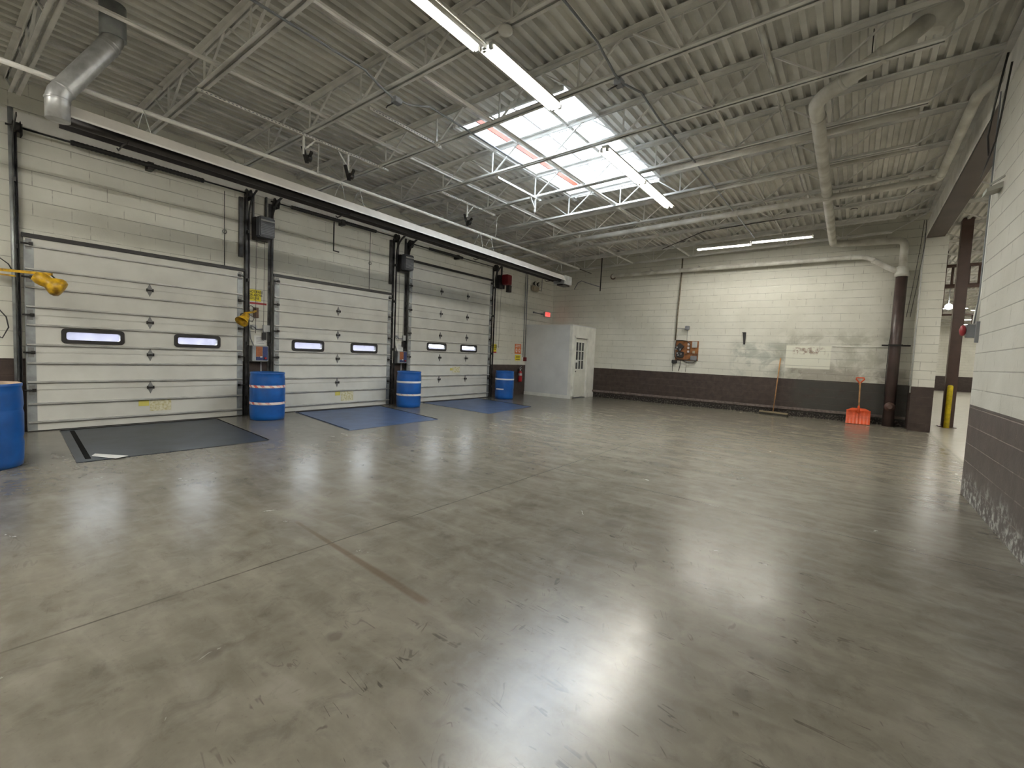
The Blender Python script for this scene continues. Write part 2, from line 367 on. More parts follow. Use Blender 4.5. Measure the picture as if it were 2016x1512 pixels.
def thing(name, loc, label, cat, group=None, kind=None):
    o = bpy.data.objects.new(name, None); o.location = loc; o.empty_display_size = .1; COL.objects.link(o)
    return tag(o, label, cat, group, kind)
def struct(o, label, cat): return tag(o, label, cat, kind='structure')
def solo(mb, name, m, label, cat, group=None, bevel=0, kind=None):
    """a thing that is one mesh, its origin at its base"""
    c = Vector((sum(p[0] for p in mb.v)/len(mb.v), sum(p[1] for p in mb.v)/len(mb.v), min(p[2] for p in mb.v)))
    mb.v = [tuple(Vector(p)-c) for p in mb.v]
    o = mb.build(name, m, bevel=bevel); o.location = c; return tag(o, label, cat, group, kind)
def dup(o, loc=None, label=None, parent=None):
    c = o.copy(); COL.objects.link(c)
    if parent is not None: c.parent = parent
    if loc is not None: c.location = loc
    if label: c['label'] = label
    for ch in list(o.children): dup(ch, parent=c)
    return c
def text(body, size, loc, rot, m, parent, name='lettering', ext=.0008, align='CENTER', sx=1.0):
    cu = bpy.data.curves.new(name, 'FONT'); cu.body = body; cu.size = size; cu.align_x = align; cu.align_y = 'CENTER'; cu.extrude = ext; cu.space_line = .95; cu.offset = size*.012
    cu.materials.append(m); o = bpy.data.objects.new(name, cu); COL.objects.link(o); o.parent = parent
    o0 = Vector((0, 0, 0)); q = parent
    while q: o0 += q.location; q = q.parent
    bpy.context.view_layer.update()
    me = bpy.data.meshes.new_from_object(o.evaluated_get(bpy.context.evaluated_depsgraph_get())); bpy.data.objects.remove(o)
    me.transform(Matrix.Diagonal((sx, 1, 1, 1))); me.name = name
    o = bpy.data.objects.new(name, me); COL.objects.link(o); o.parent = parent
    if not me.materials: me.materials.append(m)
    o.location = Vector(loc)-o0; o.rotation_euler = rot; return o
ROT_L = (math.pi/2, 0, math.pi/2)     # lettering that faces +x, read from inside the room

XW, XR, YB = -9.45, 1.10, 15.15
ZD = lambda x: 4.734+.032*x           # underside of the joists: the roof falls to the dock wall
DY = .46
JY = [2.36+1.36*(k-1) for k in range(-5, 11)]
ORD = ['', 'second', 'third', 'fourth', 'fifth', 'sixth', 'seventh', 'eighth', 'ninth', 'tenth', 'eleventh', 'twelfth', 'thirteenth', 'fourteenth', 'fifteenth', 'sixteenth', 'seventeenth']

# ------------------------------------------------------------------ shell
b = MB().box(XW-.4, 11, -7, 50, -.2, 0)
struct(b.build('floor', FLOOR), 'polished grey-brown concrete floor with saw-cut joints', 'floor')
# roof deck: flutes run along y, opening for the skylight
SK = (-5.35, -3.45, 5.55, 9.35)
b = MB(); p = .1524; x = XW-.3
prof = []
while x < 10.6:
    for dx, dz in ((0, 0), (.060, 0), (.074, .062), (.138, .062)): prof.append((x+dx, dz))
    x += p
for (xa, za), (xb, zb) in zip(prof, prof[1:]):
    y1 = 50.2 if xa > 1.3 else 15.4
    spans = [(-7, y1)]
    if xb > SK[0] and xa < SK[1]: spans = [(-7, SK[2]), (SK[3], y1)]
    for ya, yb in spans:
        A = ZD(xa)+DY+za; B = ZD(xb)+DY+zb
        b.quad((xa, ya, A), (xb, ya, B), (xb, yb, B), (xa, yb, A))
struct(b.build('ceiling', DECK), 'fluted steel roof deck painted off-white', 'roof deck')

DOORS = [(1.11, 3.98, 2.76), (4.57, 7.46, 2.76), (8.02, 11.40, 3.70)]
b = MB(); ys = -7.0
for y0, y1, h in DOORS:
    b.box(XW-.25, XW, ys, y0+.10, 0, 4.24); b.box(XW-.25, XW, y0+.10, y1-.10, h-.06, 4.24); ys = y1-.10
b.box(XW-.25, XW, ys, YB+.2, 0, 4.24); b.box(XW-.25, XW-.10, -7, YB+.2, 4.24, 5.1)
struct(b.build('wall_left', WALL_Y), 'painted block wall holding the three dock doors, brown at the foot', 'wall')
b = MB().box(XW-.12, XW+.035, -7, YB, 4.24, 4.43)
struct(b.build('trim_1', WHITE, bevel=.006), 'smooth off-white bond beam along the top of the dock wall', 'bond beam')
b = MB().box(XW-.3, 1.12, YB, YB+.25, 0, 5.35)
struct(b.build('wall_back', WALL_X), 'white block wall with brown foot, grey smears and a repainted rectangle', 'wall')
b = MB().box(1.10, 1.50, 14.35, YB+.25, 0, 4.5).box(1.12, 1.5, YB, YB+.25, 4.5, 5.35)
struct(b.build('trim_2', WALL_P), 'block pier at the end of the back wall, brown foot', 'pier')
b = MB().box(XR, XR+.30, -7, 7.46, 0, 4.5)
struct(b.build('wall_right', WALL_R), 'white block wall with worn taupe foot beside the opening', 'wall')
b = MB().box(XW-.25, 11, -7.2, -7, 0, 5.5)
struct(b.build('wall_front', WALL_F), 'white block wall behind the viewer', 'wall')
b = MB().box(1.5, 11, 49, 49.3, 0, 5.6)
struct(b.build('wall_far', WALL_F), 'distant white block wall with brown foot seen past the column', 'wall')
b = MB().box(10.6, 10.9, -7, 49, 0, 5.6)
struct(b.build('wall_neighbour', WALL_Y), 'long block wall of the neighbouring bay', 'wall')
b = MB().box(1.3, 1.5, YB+.25, 49, 0, 5.6)
struct(b.build('wall_partition', WALL_Y), 'block wall of the neighbouring bay behind the pier', 'wall')
b = MB().box(XW, 1.10, YB-.06, YB, .185, .25)
o = struct(b.build('baseboard_back', mat('ledge_brown', (.17, .135, .12), .6, var=.3, vs=12)), 'brown ledge along the foot of the back wall', 'ledge')
# steel beam over the opening
t = thing('steel_beam', (1.26, 4, 4.5), 'long steel beam over the opening, brown underside and pale side', 'beam')
MB().box(1.10, 1.42, 7.2, 14.35, 4.5, 4.515).build('bottom_flange', SOFFIT, t)
MB().box(1.09, 1.11, -7, 14.6, 4.50, 4.84).box(1.11, 1.40, -7, 14.6, 4.53, 4.80).box(1.22, 1.26, -7, 14.6, 4.80, 5.18).build('web', STEEL, t)
MB().box(1.12, 1.42, -7, 14.6, 5.15, 5.18).build('top_flange', STEEL, t)

# ------------------------------------------------------------------ open web joists
def joist(x0, x1, nodes, end0, end1, bars=True):
    """built at y=0; roof slope kept"""
    t = bpy.data.objects.new('roof_joist', None); t.location = (x0, 0, ZD(x0)); COL.objects.link(t)
    T = lambda x: ZD(x)+DY-.004
    b = MB()
    for s in (-1, 1):
        b.hexa([(x0, s*.012, T(x0)-.008), (x1, s*.012, T(x1)-.008), (x1, s*.072, T(x1)-.008), (x0, s*.072, T(x0)-.008), (x0, s*.012, T(x0)), (x1, s*.012, T(x1)), (x1, s*.072, T(x1)), (x0, s*.072, T(x0))])
        b.hexa([(x0, s*.012, T(x0)-.06), (x1, s*.012, T(x1)-.06), (x1, s*.020, T(x1)-.06), (x0, s*.020, T(x0)-.06), (x0, s*.012, T(x0)), (x1, s*.012, T(x1)), (x1, s*.020, T(x1)), (x0, s*.020, T(x0))])
    b.build('top_chord', STEEL, t)
    b = MB()
    for s in (-1, 1):
        b.hexa([(end0, s*.012, ZD(end0)), (end1, s*.012, ZD(end1)), (end1, s*.056, ZD(end1)), (end0, s*.056, ZD(end0)), (end0, s*.012, ZD(end0)+.007), (end1, s*.012, ZD(end1)+.007), (end1, s*.056, ZD(end1)+.007), (end0, s*.056, ZD(end0)+.007)])
        b.hexa([(end0, s*.012, ZD(end0)), (end1, s*.012, ZD(end1)), (end1, s*.019, ZD(end1)), (end0, s*.019, ZD(end0)), (end0, s*.012, ZD(end0)+.05), (end1, s*.012, ZD(end1)+.05), (end1, s*.019, ZD(end1)+.05), (end0, s*.019, ZD(end0)+.05)])
    b.build('bottom_chord', STEEL, t)
    sp = abs(nodes[1]-nodes[0])
    for xn in nodes:
        zb = ZD(xn)+.03
        for dx, w in ((-.50*sp, .026), (0, .020), (.50*sp, .026)):
            xt = xn+dx+(.05 if dx < 0 else -.05 if dx > 0 else 0)
            MB().bar((xn+(.03 if dx > 0 else -.03 if dx < 0 else 0), 0, zb), (xt, 0, T(xt)-.03), .018, w, up=(0, 1, 0)).build('web_bar', STEEL, t)
    for xe, xt in ((end0, x0), (end1, x1)):
        MB().bar((xe, 0, ZD(xe)+.03), (xt, 0, T(xt)-.03), .02, .03, up=(0, 1, 0)).build('web_bar', STEEL, t)
    return t
proto = joist(XW-.08, 1.2, [-.5-1.23*k for k in range(0, 7)], XW+.6, .49)
N = len(JY)
for i, y in enumerate(JY):
    k = N-i          # 1 = nearest the back wall
    lab = 'off-white open-web roof joist, ' + ('nearest the back wall' if k == 1 else '%s counted from the back wall' % ORD[k-1])
    o = proto if i == 0 else dup(proto, (proto.location.x, y, proto.location.z))
    o.location.y = y
    tag(o, lab, 'roof joist', 'roof joists over the dock room')
far = joist(1.3, 10.6, [2.6+1.5*k for k in range(0, 5)], 2.0, 9.9)
for i in range(20):
    y = 8.2+2.05*i
    o = far if i == 0 else dup(far, (far.location.x, y, far.location.z)); o.location.y = y
    tag(o, 'pale roof joist of the neighbouring bay, %s beyond the opening' % (ORD+['eighteenth', 'nineteenth', 'twentieth', 'last'])[i+1].replace('second', 'second' if i else 'first'), 'roof joist', 'roof joists of the neighbouring bay')
far['label'] = 'pale roof joist of the neighbouring bay, first beyond the opening'
# bridging angles that tie the joists together
for x, dz, y0, y1, lab in ((-8.05, .44, -4, 14.6, 'closest to the dock wall, high'), (-7.0, .44, -4, 14.6, 'above the heater, high under the deck'),
                      (-4.87, .43, -4, 14.6, 'high under the deck beside the skylight'), (-4.3, .04, -4, 14.6, 'low between the joists below the skylight'),
                      (-3.9, .43, -4, 14.6, 'high, crossing the middle of the skylight'), (-1.72, .04, -4, 14.6, 'low between the joists right of the lamps'),
                      (-1.15, .43, -4, 14.6, 'high under the deck near the drain pipe'), (-6.1, .04, -4, 14.6, 'low between the joists left of the skylight')):
    z = ZD(x)+dz
    b = MB().box(x, x+.035, y0, y1, z-.005, z).box(x, x+.005, y0, y1, z-.035, z)
    solo(b, 'bridging_angle', STEEL, 'thin steel bridging angle across the joists, '+lab, 'bridging angle', 'bridging angles between the joists')

# ------------------------------------------------------------------ skylight
t = thing('window_1', (-4.4, 7.45, 5.1), 'large skylight with white glazing above the joists', 'skylight', kind='structure')
x0, x1, y0, y1 = SK; zc = 5.56
b = MB()
b.box(x0-.04, x0, y0-.04, y1+.04, 5.0, zc).box(x1, x1+.04, y0-.04, y1+.04, 5.08, zc).box(x0, x1, y0-.04, y0, 5.02, zc).box(x0, x1, y1, y1+.04, 5.02, zc)
b.build('curb', WHITE, t)
MB().box(x0-.03, x0+.014, y0, y1, 5.24, 5.39).build('orange_strip', ORB, t)['label'] = 'bare orange strip along the skylight curb'
b = MB().box(x0+.42, x0+.46, y0, y1, zc-.04, zc)
for k in range(1, 4): b.box(x0, x1, y0+k*.95-.015, y0+k*.95+.015, zc-.03, zc)
b.build('glazing_bar', GREYL, t)
MB().box(x0, x1, y0, y1, zc, zc+.012).build('glazing', SKYP, t)
t2 = MB().box(x0-.10, x0-.04, y0-.1, y1+.1, ZD(x0)+DY-.05, ZD(x0)+DY).box(x1+.04, x1+.10, y0-.1, y1+.1, ZD(x1)+DY-.05, ZD(x1)+DY)
t2.build('edge_angle', STEEL, t)

# ------------------------------------------------------------------ fluorescent fixtures
def fixture(c, axis, L, label, group='fluorescent strip lights', lit=(1, 1)):
    t = thing('fluorescent_light', c, label, 'ceiling light', group)
    def P(a, s, z): return (c[0]+s, c[1]+a, c[2]+z) if axis == 'y' else (c[0]+a, c[1]+s, c[2]+z)
    def Bx(b, a0, a1, s0, s1, z0, z1):
        A = P(a0, s0, z0); B = P(a1, s1, z1)
        return b.box(min(A[0], B[0]), max(A[0], B[0]), min(A[1], B[1]), max(A[1], B[1]), z0+c[2], z1+c[2])
    h = L/2
    Bx(MB(), -h, h, -.05, .05, .045, .085).build('housing', WHITE, t)
    b = MB()
    for sg in (-1, 1):
        b.hexa([P(-h, sg*.05, .050), P(h, sg*.05, .050), P(h, sg*.10, .006), P(-h, sg*.10, .006), P(-h, sg*.05, .055), P(h, sg*.05, .055), P(h, sg*.105, .009), P(-h, sg*.105, .009)])
    b.build('reflector', WHITE, t)
    for sg, on in zip((-1, 1), lit):
        k = MB().tube([P(-h+.03, sg*.045, .015), P(h-.03, sg*.045, .015)], .023, 12).build('lamp_tube', LAMP if on else WHITE, t)
        b = MB()
        for e in (-1, 1): Bx(b, e*h-.015, e*h+.015, sg*.045-.02, sg*.045+.02, -.01, .05)
        b.build('lamp_holder', GREYL, t)
    return t
zl = lambda x: ZD(x)-.10
fixture((-3.27, 4.42, zl(-3.27)), 'y', 1.36, 'lit double-tube strip light just before the skylight')
fixture((-3.33, 3.02, zl(-3.33)), 'y', 1.36, 'lit strip light at the top edge of the picture, behind the skylight lamp', lit=(1, 0))
fixture((-3.27, 7.25, zl(-3.27)), 'y', 1.50, 'lit strip light hung directly under the skylight')
fixture((-3.27, 8.80, zl(-3.27)), 'y', 1.50, 'lit strip light at the far edge of the skylight')
fixture((-3.10, 13.50, zl(-3.1)), 'x', 1.33, 'lit strip light near the back wall, half nearer the dock doors')
fixture((-1.73, 13.50, zl(-1.7)), 'x', 1.33, 'lit strip light near the back wall, half nearer the drain pipe')
for x, y, lab in ((-3.3, -.6, 'nearest'), (-3.3, -3.2, 'second'), (-6.3, -1.6, 'third'), (-6.3, -5.0, 'fourth'), (-1.2, -4.6, 'fifth')):  # unseen fill lights, added to brighten the room
    fixture((x, y, zl(x)), 'y', 2.44, 'unseen strip light added for fill behind the viewer, %s from the picture' % lab, 'added fill lights behind the viewer')
for x, y, lab in ((4.0, 10.25, 'first'), (4.0, 16.4, 'second'), (5.0, 20.5, 'third'), (5.5, 26.65, 'fourth'), (6, 34.85, 'fifth'), (6.5, 41.0, 'sixth'), (6.8, 45.1, 'seventh'), (8.2, 38.95, 'eighth'), (3.2, 32.8, 'ninth')):  # the ones labelled as fill are added to brighten the far wall
    fixture((x, y, zl(x)), 'x', 2.4, '%s strip light into the neighbouring bay past the opening' % lab, 'strip lights of the neighbouring bay')
fixture((4, 8.2, zl(4)), 'x', 2.4, 'strip light of the neighbouring bay beside the right wall', 'strip lights of the neighbouring bay')
t = thing('floodlight', (2.90, 25.9, 4.12), 'small glaring floodlight seen just left of the brown column', 'floodlight')
MB().lathe((2.90, 26, 4.12), [(.05, .16), (.09, .10), (.13, -.02), (.12, -.03)], 18, (0, 1, 0)).build('housing', GREYP, t)
MB().lathe((2.90, 25.9, 4.12), [(.02, -.03), (.12, 0), (.12, .02)], 18, (0, 1, 0)).build('lens', LAMPD, t)
MB().tube([(2.90, 26, 4.2), (2.90, 26, ZD(2.9)+.45)], .015, 8).build('mounting_rod', GREYP, t)

# ------------------------------------------------------------------ sectional dock doors
XD = -9.40
def overhead_door(n, y0, y1, h, joints, ribs, win, hinge_y, stickers, desc):
    t = thing('door_%d' % n, (XD, (y0+y1)/2, 0), desc, 'dock door', kind='structure')
    js = [0.0]+joints+[h]
    wz0, wz1, wins = win
    for a, c in zip(js, js[1:]):
        b = MB(); a2 = a+.004 if a else .012; c2 = c-.004
        if wz0 > a and wz1 < c:
            b.box(XD-.045, XD, y0, y1, a2, wz0).box(XD-.045, XD, y0, y1, wz1, c2)
            cur = y0
            for u, v in wins: b.box(XD-.045, XD, cur, u, wz0, wz1); cur = v
            b.box(XD-.045, XD, cur, y1, wz0, wz1)
        else: b.box(XD-.045, XD, y0, y1, a2, c2)
        if a: b.box(XD-.035, XD-.012, y0, y1, a-.03, a+.03)
        b.build('door_section', DOORW, t)
    for z in ribs:
        b = MB().hexa([(XD, y0+.01, z-.015), (XD+.024, y0+.01, z-.009), (XD+.024, y1-.01, z-.009), (XD, y1-.01, z-.015), (XD, y0+.01, z+.015), (XD+.024, y0+.01, z+.009), (XD+.024, y1-.01, z+.009), (XD, y1-.01, z+.015)])
        b.box(XD+.020, XD+.032, y0+.01, y1-.01, z-.009, z-.004)
        b.build('strut', RIBM, t)
    for e in (0, 1):
        ya = y0 if e == 0 else y1-.10
        MB().box(XD, XD+.004, ya, ya+.10, .02, h-.06).build('end_stile', GALVD, t)
        for z in joints+[h-.10]:
            yh = ya+.03 if e else ya+.07
            k = MB().box(XD+.004, XD+.012, ya+.02, ya+.08, z-.07, z+.07).build('end_hinge', HINGE, t)
            MB().tube([(XD+.03, ya-.03 if e == 0 else ya+.13, z), (XD+.03, yh, z)], .011, 8).box(XD+.012, XD+.04, yh-.02, yh+.02, z-.022, z+.022).build('roller', BLACKM, k)
    for z in joints:
        for yh in hinge_y:
            k = MB(); k.hexa([(XD, yh-.045, z), (XD, yh, z-.105), (XD+.008, yh, z-.105), (XD+.008, yh-.045, z), (XD, yh, z+.105), (XD, yh+.045, z), (XD+.008, yh+.045, z), (XD+.008, yh, z+.105)])
            k = k.build('hinge', HINGE, t)
            MB().tube([(XD+.02, yh-.045, z), (XD+.02, yh+.045, z)], .011, 8).box(XD+.006, XD+.030, yh-.048, yh-.034, z-.024, z+.024).box(XD+.006, XD+.030, yh+.034, yh+.048, z-.024, z+.024).build('hinge_pin', BLACKM, k)
    for u, v in wins:
        cy = (u+v)/2; cz = (wz0+wz1)/2; w = v-u; hh = wz1-wz0
        f = MB().ring(lambda a, c, d: (XD+d, cy+a, cz+c), rrect(w+.03, hh+.03, .05), rrect(w-.075, hh-.075, .03), -.05, .02).build('window_frame', BLACK, t)
        b = MB(); P = rrect(w-.07, hh-.07, .03)
        b.rings([[(XD-.02, cy+a, cz+c) for a, c in P], [(XD-.015, cy+a, cz+c) for a, c in P]], smooth=False)
        b.build('pane', PANE, f)
    MB().box(XD-.01, XD+.02, y0-.02, y1+.02, h-.012, h+.045).build('top_seal', BLACK, t)
    MB().box(XD-.04, XD+.01, y0, y1, 0, .014).build('bottom_seal', BLACK, t)
    for (a, c, d, e, m_) in stickers:
        o = MB().box(XD, XD+.002, a, c, d, e).build('sticker', m_, t); o['label'] = 'faded peeling sticker' if m_ is STICK else 'yellow sticker'
    return t
overhead_door(1, *DOORS[0], [.60, 1.14, 1.67, 2.20], [.135, .40, .714, .987, 1.25, 1.53, 1.788, 2.06, 2.315, 2.635], (1.30, 1.49, [(1.49, 2.19), (2.89, 3.577)]), [2.54],
              [(2.38, 2.52, .29, .385, STICKY), (2.53, 2.83, .20, .385, STICK)], 'white sectional dock door nearest the viewer, behind the slate leveler')
overhead_door(2, *DOORS[1], [.60, 1.14, 1.67, 2.20], [.128, .413, .712, .999, 1.266, 1.532, 1.778, 2.072, 2.342, 2.63], (1.30, 1.50, [(4.95, 5.64), (6.34, 7.05)]), [5.99],
              [(5.95, 6.08, .30, .385, STICKY), (6.10, 6.42, .17, .385, STICK)], 'white sectional dock door in the middle of the three')
overhead_door(3, *DOORS[2], [.613, 1.224, 1.84, 2.45, 3.07], [.147, .416, .724, 1.026, 1.389, 1.665, 2.002, 2.281, 2.616, 2.925, 3.255, 3.56], (1.43, 1.62, [(8.705, 9.41), (10.035, 10.735)]), [9.18, 10.27],
              [(9.62, 9.72, .86, .93, STICKY), (9.72, 10.02, .80, .97, STICK)], 'taller white sectional dock door furthest from the viewer')

def door_track(y, side, ztop, lab, ang_top=4.15):
    """side=-1: left of its door, +1: right of its door"""
    t = thing('door_track', (XW, y, 0), lab, 'door track', 'steel door tracks')
    MB().box(XW, XW+.07, y-.004, y+.004, 0, ang_top).box(XW, XW+.006, min(y, y+side*.07), max(y, y+side*.07), 0, ang_top).build('wall_angle', TRACK, t)
    P = [(XW+.10, y+side*.045, 0.02), (XW+.10, y+side*.045, ztop-.45)]
    for k in range(1, 9):
        a = math.radians(k*10); P.append((XW+.10+.48*(1-math.cos(a)), y+side*.045, ztop-.45+.45*math.sin(a)))
    b = MB()
    for A, B in zip(P, P[1:]): b.bar(A, B, .012, .05, up=(1, 0, 0) if abs(B[0]-A[0]) < .2 else (0, 0, 1))
    b.build('rail', TRACK, t)
    for z in (.35, 1.4, 2.6, 3.5):
        if z < ztop-.3: MB().box(XW, XW+.11, y+side*.02, y+side*.05, z-.03, z+.03).build('bracket', TRACK, t)
    return t
door_track(1.07, -1, 4.25, 'door track at the left edge of the door nearest the viewer')
door_track(4.02, 1, 4.25, 'door track between the nearest door and the yellow sign')
door_track(4.53, -1, 4.20, 'door track left of the middle door')
door_track(7.50, 1, 4.22, 'door track right of the middle door')
door_track(7.98, -1, 4.22, 'door track left of the tallest door')
door_track(11.44, 1, 4.22, 'door track right of the tallest door')
def shaft(y0, y1, z, lab, spr):
    t = thing('torsion_shaft', (XW+.13, (y0+y1)/2, z), lab, 'torsion shaft', 'torsion shafts above the doors')
    x = XW+.13
    MB().tube([(x, y0-.15, z), (x, y1+.15, z)], .014, 8).build('shaft', BLACKM, t)
    for a, c in spr:
        P = []
        n = int((c-a)/.05)
        b = MB(); b.lathe((x, a, z), [(.034+(.006 if k % 2 else 0), (c-a)*k/(2*n)) for k in range(2*n+1)], 12, (0, 1, 0)); b.build('spring', BLACKM, t)
    for yy in (y0-.05, y1+.05):
        MB().lathe((x, yy-.04, z), [(.03, 0), (.085, .005), (.06, .02), (.06, .07), (.085, .08), (.03, .085)], 16, (0, 1, 0)).build('cable_drum', BLACKM, t)
        MB().box(XW, x+.02, yy+.05, yy+.06, z-.10, z+.05).build('end_bracket', BLACKM, t)
    MB().box(XW, x+.02, (y0+y1)/2-.04, (y0+y1)/2+.04, z-.07, z+.05).build('centre_bracket', BLACKM, t)
shaft(1.11, 3.98, 4.19, 'black spring shaft above the door nearest the viewer', [(1.6, 3.3)])
shaft(4.60, 7.46, 4.17, 'black spring shaft above the middle door', [(4.85, 5.95), (6.05, 6.9)])
shaft(8.02, 11.40, 4.12, 'black spring shaft above the tallest door', [(8.6, 9.9)])
# second short track box beside each door head
for y0, y1, z0, z1, lab in ((3.915, 3.985, 3.02, 4.12, 'right end of the nearest door head'), (7.395, 7.465, 3.02, 4.10, 'right end of the middle door head')):
    solo(MB().box(XW, XW+.05, y0, y1, z0, z1), 'steel_channel', TRACK, 'dark upright steel channel at the '+lab, 'steel channel', 'upright channels beside door heads')
# hanging rods / pull handles
for x, y, z0, z1, lab, m_ in ((XW+.13, 5.80, 3.50, 4.12, 'black conduit dropping to a hook above the middle door', BLACKM), (XW+.02, 6.82, 2.80, 4.15, 'thin rod with a ring above the right half of the middle door', TRACK), (XW+.02, 3.67, 2.80, 4.15, 'thin rod with a ring above the right end of the nearest door', TRACK)):
    r = .016 if m_ is BLACKM else .006
    t = thing('hanging_rod', (x, y, z0), lab, 'hanging rod')
    MB().tube([(x, y, z1), (x, y, z0)]+([(x+.02, y+.12, z0-.01)] if m_ is BLACKM else []), r, 8).build('rod', m_, t)
    if m_ is not BLACKM:
        zr = z0+(z1-z0)*.46
        MB().tube([(x+.01, y+.035*math.cos(a), zr+.035*math.sin(a)) for a in [k*math.pi/6 for k in range(12)]], .006, 6, closed=True).build('ring', m_, t)

def operator(y, z, lab, red=False):
    x = XW
    t = thing('door_operator', (x, y, z), lab, 'door opener', 'motor door operators')
    B2 = DRED if red else mat('opener_grey', (.075, .080, .095), .45)
    MB().box(x+.02, x+.16, y-.15, y+.14, z-.02, z+.40).build('gear_case', BLACK, t, bevel=.01)
    b = MB(); 
    if red: b.box(x+.16, x+.40, y-.05, y+.20, z+.10, z+.42)
    else: b.box(x+.16, x+.33, y-.14, y+.15, z+.02, z+.40)
    b.build('cover', B2, t, bevel=.02)
    if red:
        MB().lathe((x+.12, y-.02, z-.02), [(.07, 0), (.07, .12)], 16).box(x+.24, x+.36, y+.10, y+.24, z-.12, z+.10).build('motor', BLACK, t)
    else:
        b = MB()
        for k in range(7): b.box(x+.33, x+.338, y-.12, y+.13, z+.07+k*.03, z+.082+k*.03)
        b.build('cooling_fin', GREYP, t)
        MB().box(x+.33, x+.345, y-.12, y+.13, z+.31, z+.34).build('name_band', GREYL, t)
    MB().box(x, x+.05, y-.14, y-.11, z+.35, z+.85).box(x, x+.05, y+.10, y+.13, z+.35, z+.85).build('hanger_strap', TRACK, t)
    b = MB()
    for s in (-.08, .08): b.tube([(x+.06, y+s, z), (x+.05, y+s*.9, 1.6)], .004, 5)
    b.build('hand_chain', TRACK, t)
    return t
operator(4.29, 3.40, 'grey and black motor opener between the nearest and middle doors')
operator(7.77, 3.38, 'grey and black motor opener between the middle and tallest doors')
operator(11.76, 3.52, 'dark red motor opener right of the tallest door', True)

# control boxes between doors
def control(y, lab, dz=0, w=.30):
    x = XW; t = thing('control_box', (x, y, 1.05), lab, 'control box', 'leveler control boxes')
    MB().box(x, x+.16, y-w/2, y+w/2, 1.06, 1.36).build('enclosure', GALVD, t, bevel=.006)
    a = MB().box(x+.16, x+.163, y-w*.28, y+w*.12, 1.15, 1.345).build('orange_label', ORLAB, t)
    c = MB().box(x+.16, x+.163, y+w*.14, y+w*.46, 1.08, 1.345).box(x+.16, x+.163, y-w*.28, y+w*.13, 1.08, 1.145).build('blue_label', BLLAB, t)
    MB().box(x+.163, x+.165, y-w*.02, y+w*.12, 1.135, 1.155).build('white_label', PAPER, t)
    MB().lathe((x+.16, y+w*.30, 1.12), [(.022, 0), (.022, .02), (.015, .03)], 12, (1, 0, 0)).build('push_button', RED, t)
    MB().tube([(x+.05, y+.06, 1.06), (x+.05, y+.06, .02)], .012, 8).build('conduit', GALV, t)
    return t
control(4.26, 'control box with orange and blue labels behind the first striped drum')
control(7.76, 'control box with orange and blue labels behind the second striped drum')
for y, nm in ((4.30, 'above the control box right of the nearest door'), (7.80, 'above the control box right of the middle door')):
    x = XW
    t = thing('junction_box', (x, y+.12, 1.66), 'white square box '+nm, 'junction box', 'boxes above the control boxes')
    MB().box(x, x+.07, y+.06, y+.19, 1.64, 1.77).build('box', GREYL, t, bevel=.004)
    MB().tube([(x+.03, y+.06, 1.69), (x+.03, y-.06, 1.68), (x+.03, y-.10, 1.72), (x+.03, y-.17, 1.75), (x+.03, y-.19, 1.68), (x+.03, y-.17, 1.5), (x+.03, y-.11, 1.36)], .011, 8).build('flexible_conduit', GREYP, t)
    MB().lathe((x, y-.10, 1.72), [(.05, 0), (.05, .03)], 16, (1, 0, 0)).build('round_box', GREYL, t)
    solo(MB().box(x, x+.06, y+.05, y+.12, 1.48, 1.62), 'push_button_station', BLACK, 'small black button station '+nm.replace('above', 'over'), 'button station', 'black button stations', bevel=.006)
    o = solo(MB().box(x, x+.002, y-.09, y+.14, 1.38, 1.56), 'notice', PAPER, 'small paper notice '+nm.replace('above', 'just above'), 'notice', 'paper notices on the dock wall')
    b = MB()
    for k in range(5): b.box(x+.002, x+.003, y-.05, y+.10-.02*(k % 2), 1.41+k*.027, 1.418+k*.027)
    b.build('print_row', GREYP, o)

# signs on the dock wall
x = XW
t = thing('warning_sign', (x, 4.19, 2.19), 'yellow sign reading DO NOT RAISE DOOR ABOVE RED LINE', 'sign')
MB().box(x, x+.004, 4.045, 4.335, 2.225, 2.445).build('sign_plate', YELS, t)
text('DO NOT RAISE\nDOOR ABOVE\nRED LINE', .066, (x+.006, 4.19, 2.338), ROT_L, BLACK, t, sx=.80)
solo(MB().box(x, x+.004, 4.05, 4.44, 2.165, 2.20), 'red_line', RED, 'red line painted under the yellow warning sign', 'red line')
t = thing('warning_sign', (x, 11.66, 1.4), 'small yellow sign with red foot right of the tallest door', 'sign')
MB().box(x, x+.004, 11.55, 11.79, 1.47, 1.71).build('sign_plate', YELS, t)
text('DO NOT RAISE\nDOOR ABOVE\nRED LINE', .060, (x+.006, 11.67, 1.60), ROT_L, BLACK, t, sx=.72)
MB().box(x, x+.004, 11.55, 11.79, 1.43, 1.468).build('red_foot', RED, t)
t = thing('warning_sign', (x, 12.98, 1.42), 'orange safety sign with white symbols above the extinguisher', 'sign')
MB().box(x, x+.004, 12.80, 13.17, 1.43, 1.77).build('sign_plate', ORS, t)
b = MB()
for k in (12.90, 13.07): b.ring(lambda a, c, d: (x+.004+d, k+a, 1.55+c), rrect(.09, .13, .04), rrect(.045, .08, .02), 0, .002)
for z, a, c in ((1.72, 12.86, 13.12), (1.665, 12.84, 12.97), (1.665, 13.00, 13.13)): b.box(x+.004, x+.006, a, c, z, z+.022)
b.build('symbol', PAPER, t)
t = thing('warning_sign', (x, 12.99, 1.2), 'small yellow sign directly above the fire extinguisher', 'sign')
MB().box(x, x+.004, 12.84, 13.15, 1.20, 1.39).build('sign_plate', YELS, t)
b = MB()
for z in (1.335, 1.295, 1.23): b.box(x+.004, x+.006, 12.88, 13.11, z, z+.016)
b.build('print_row', BLACK, t)
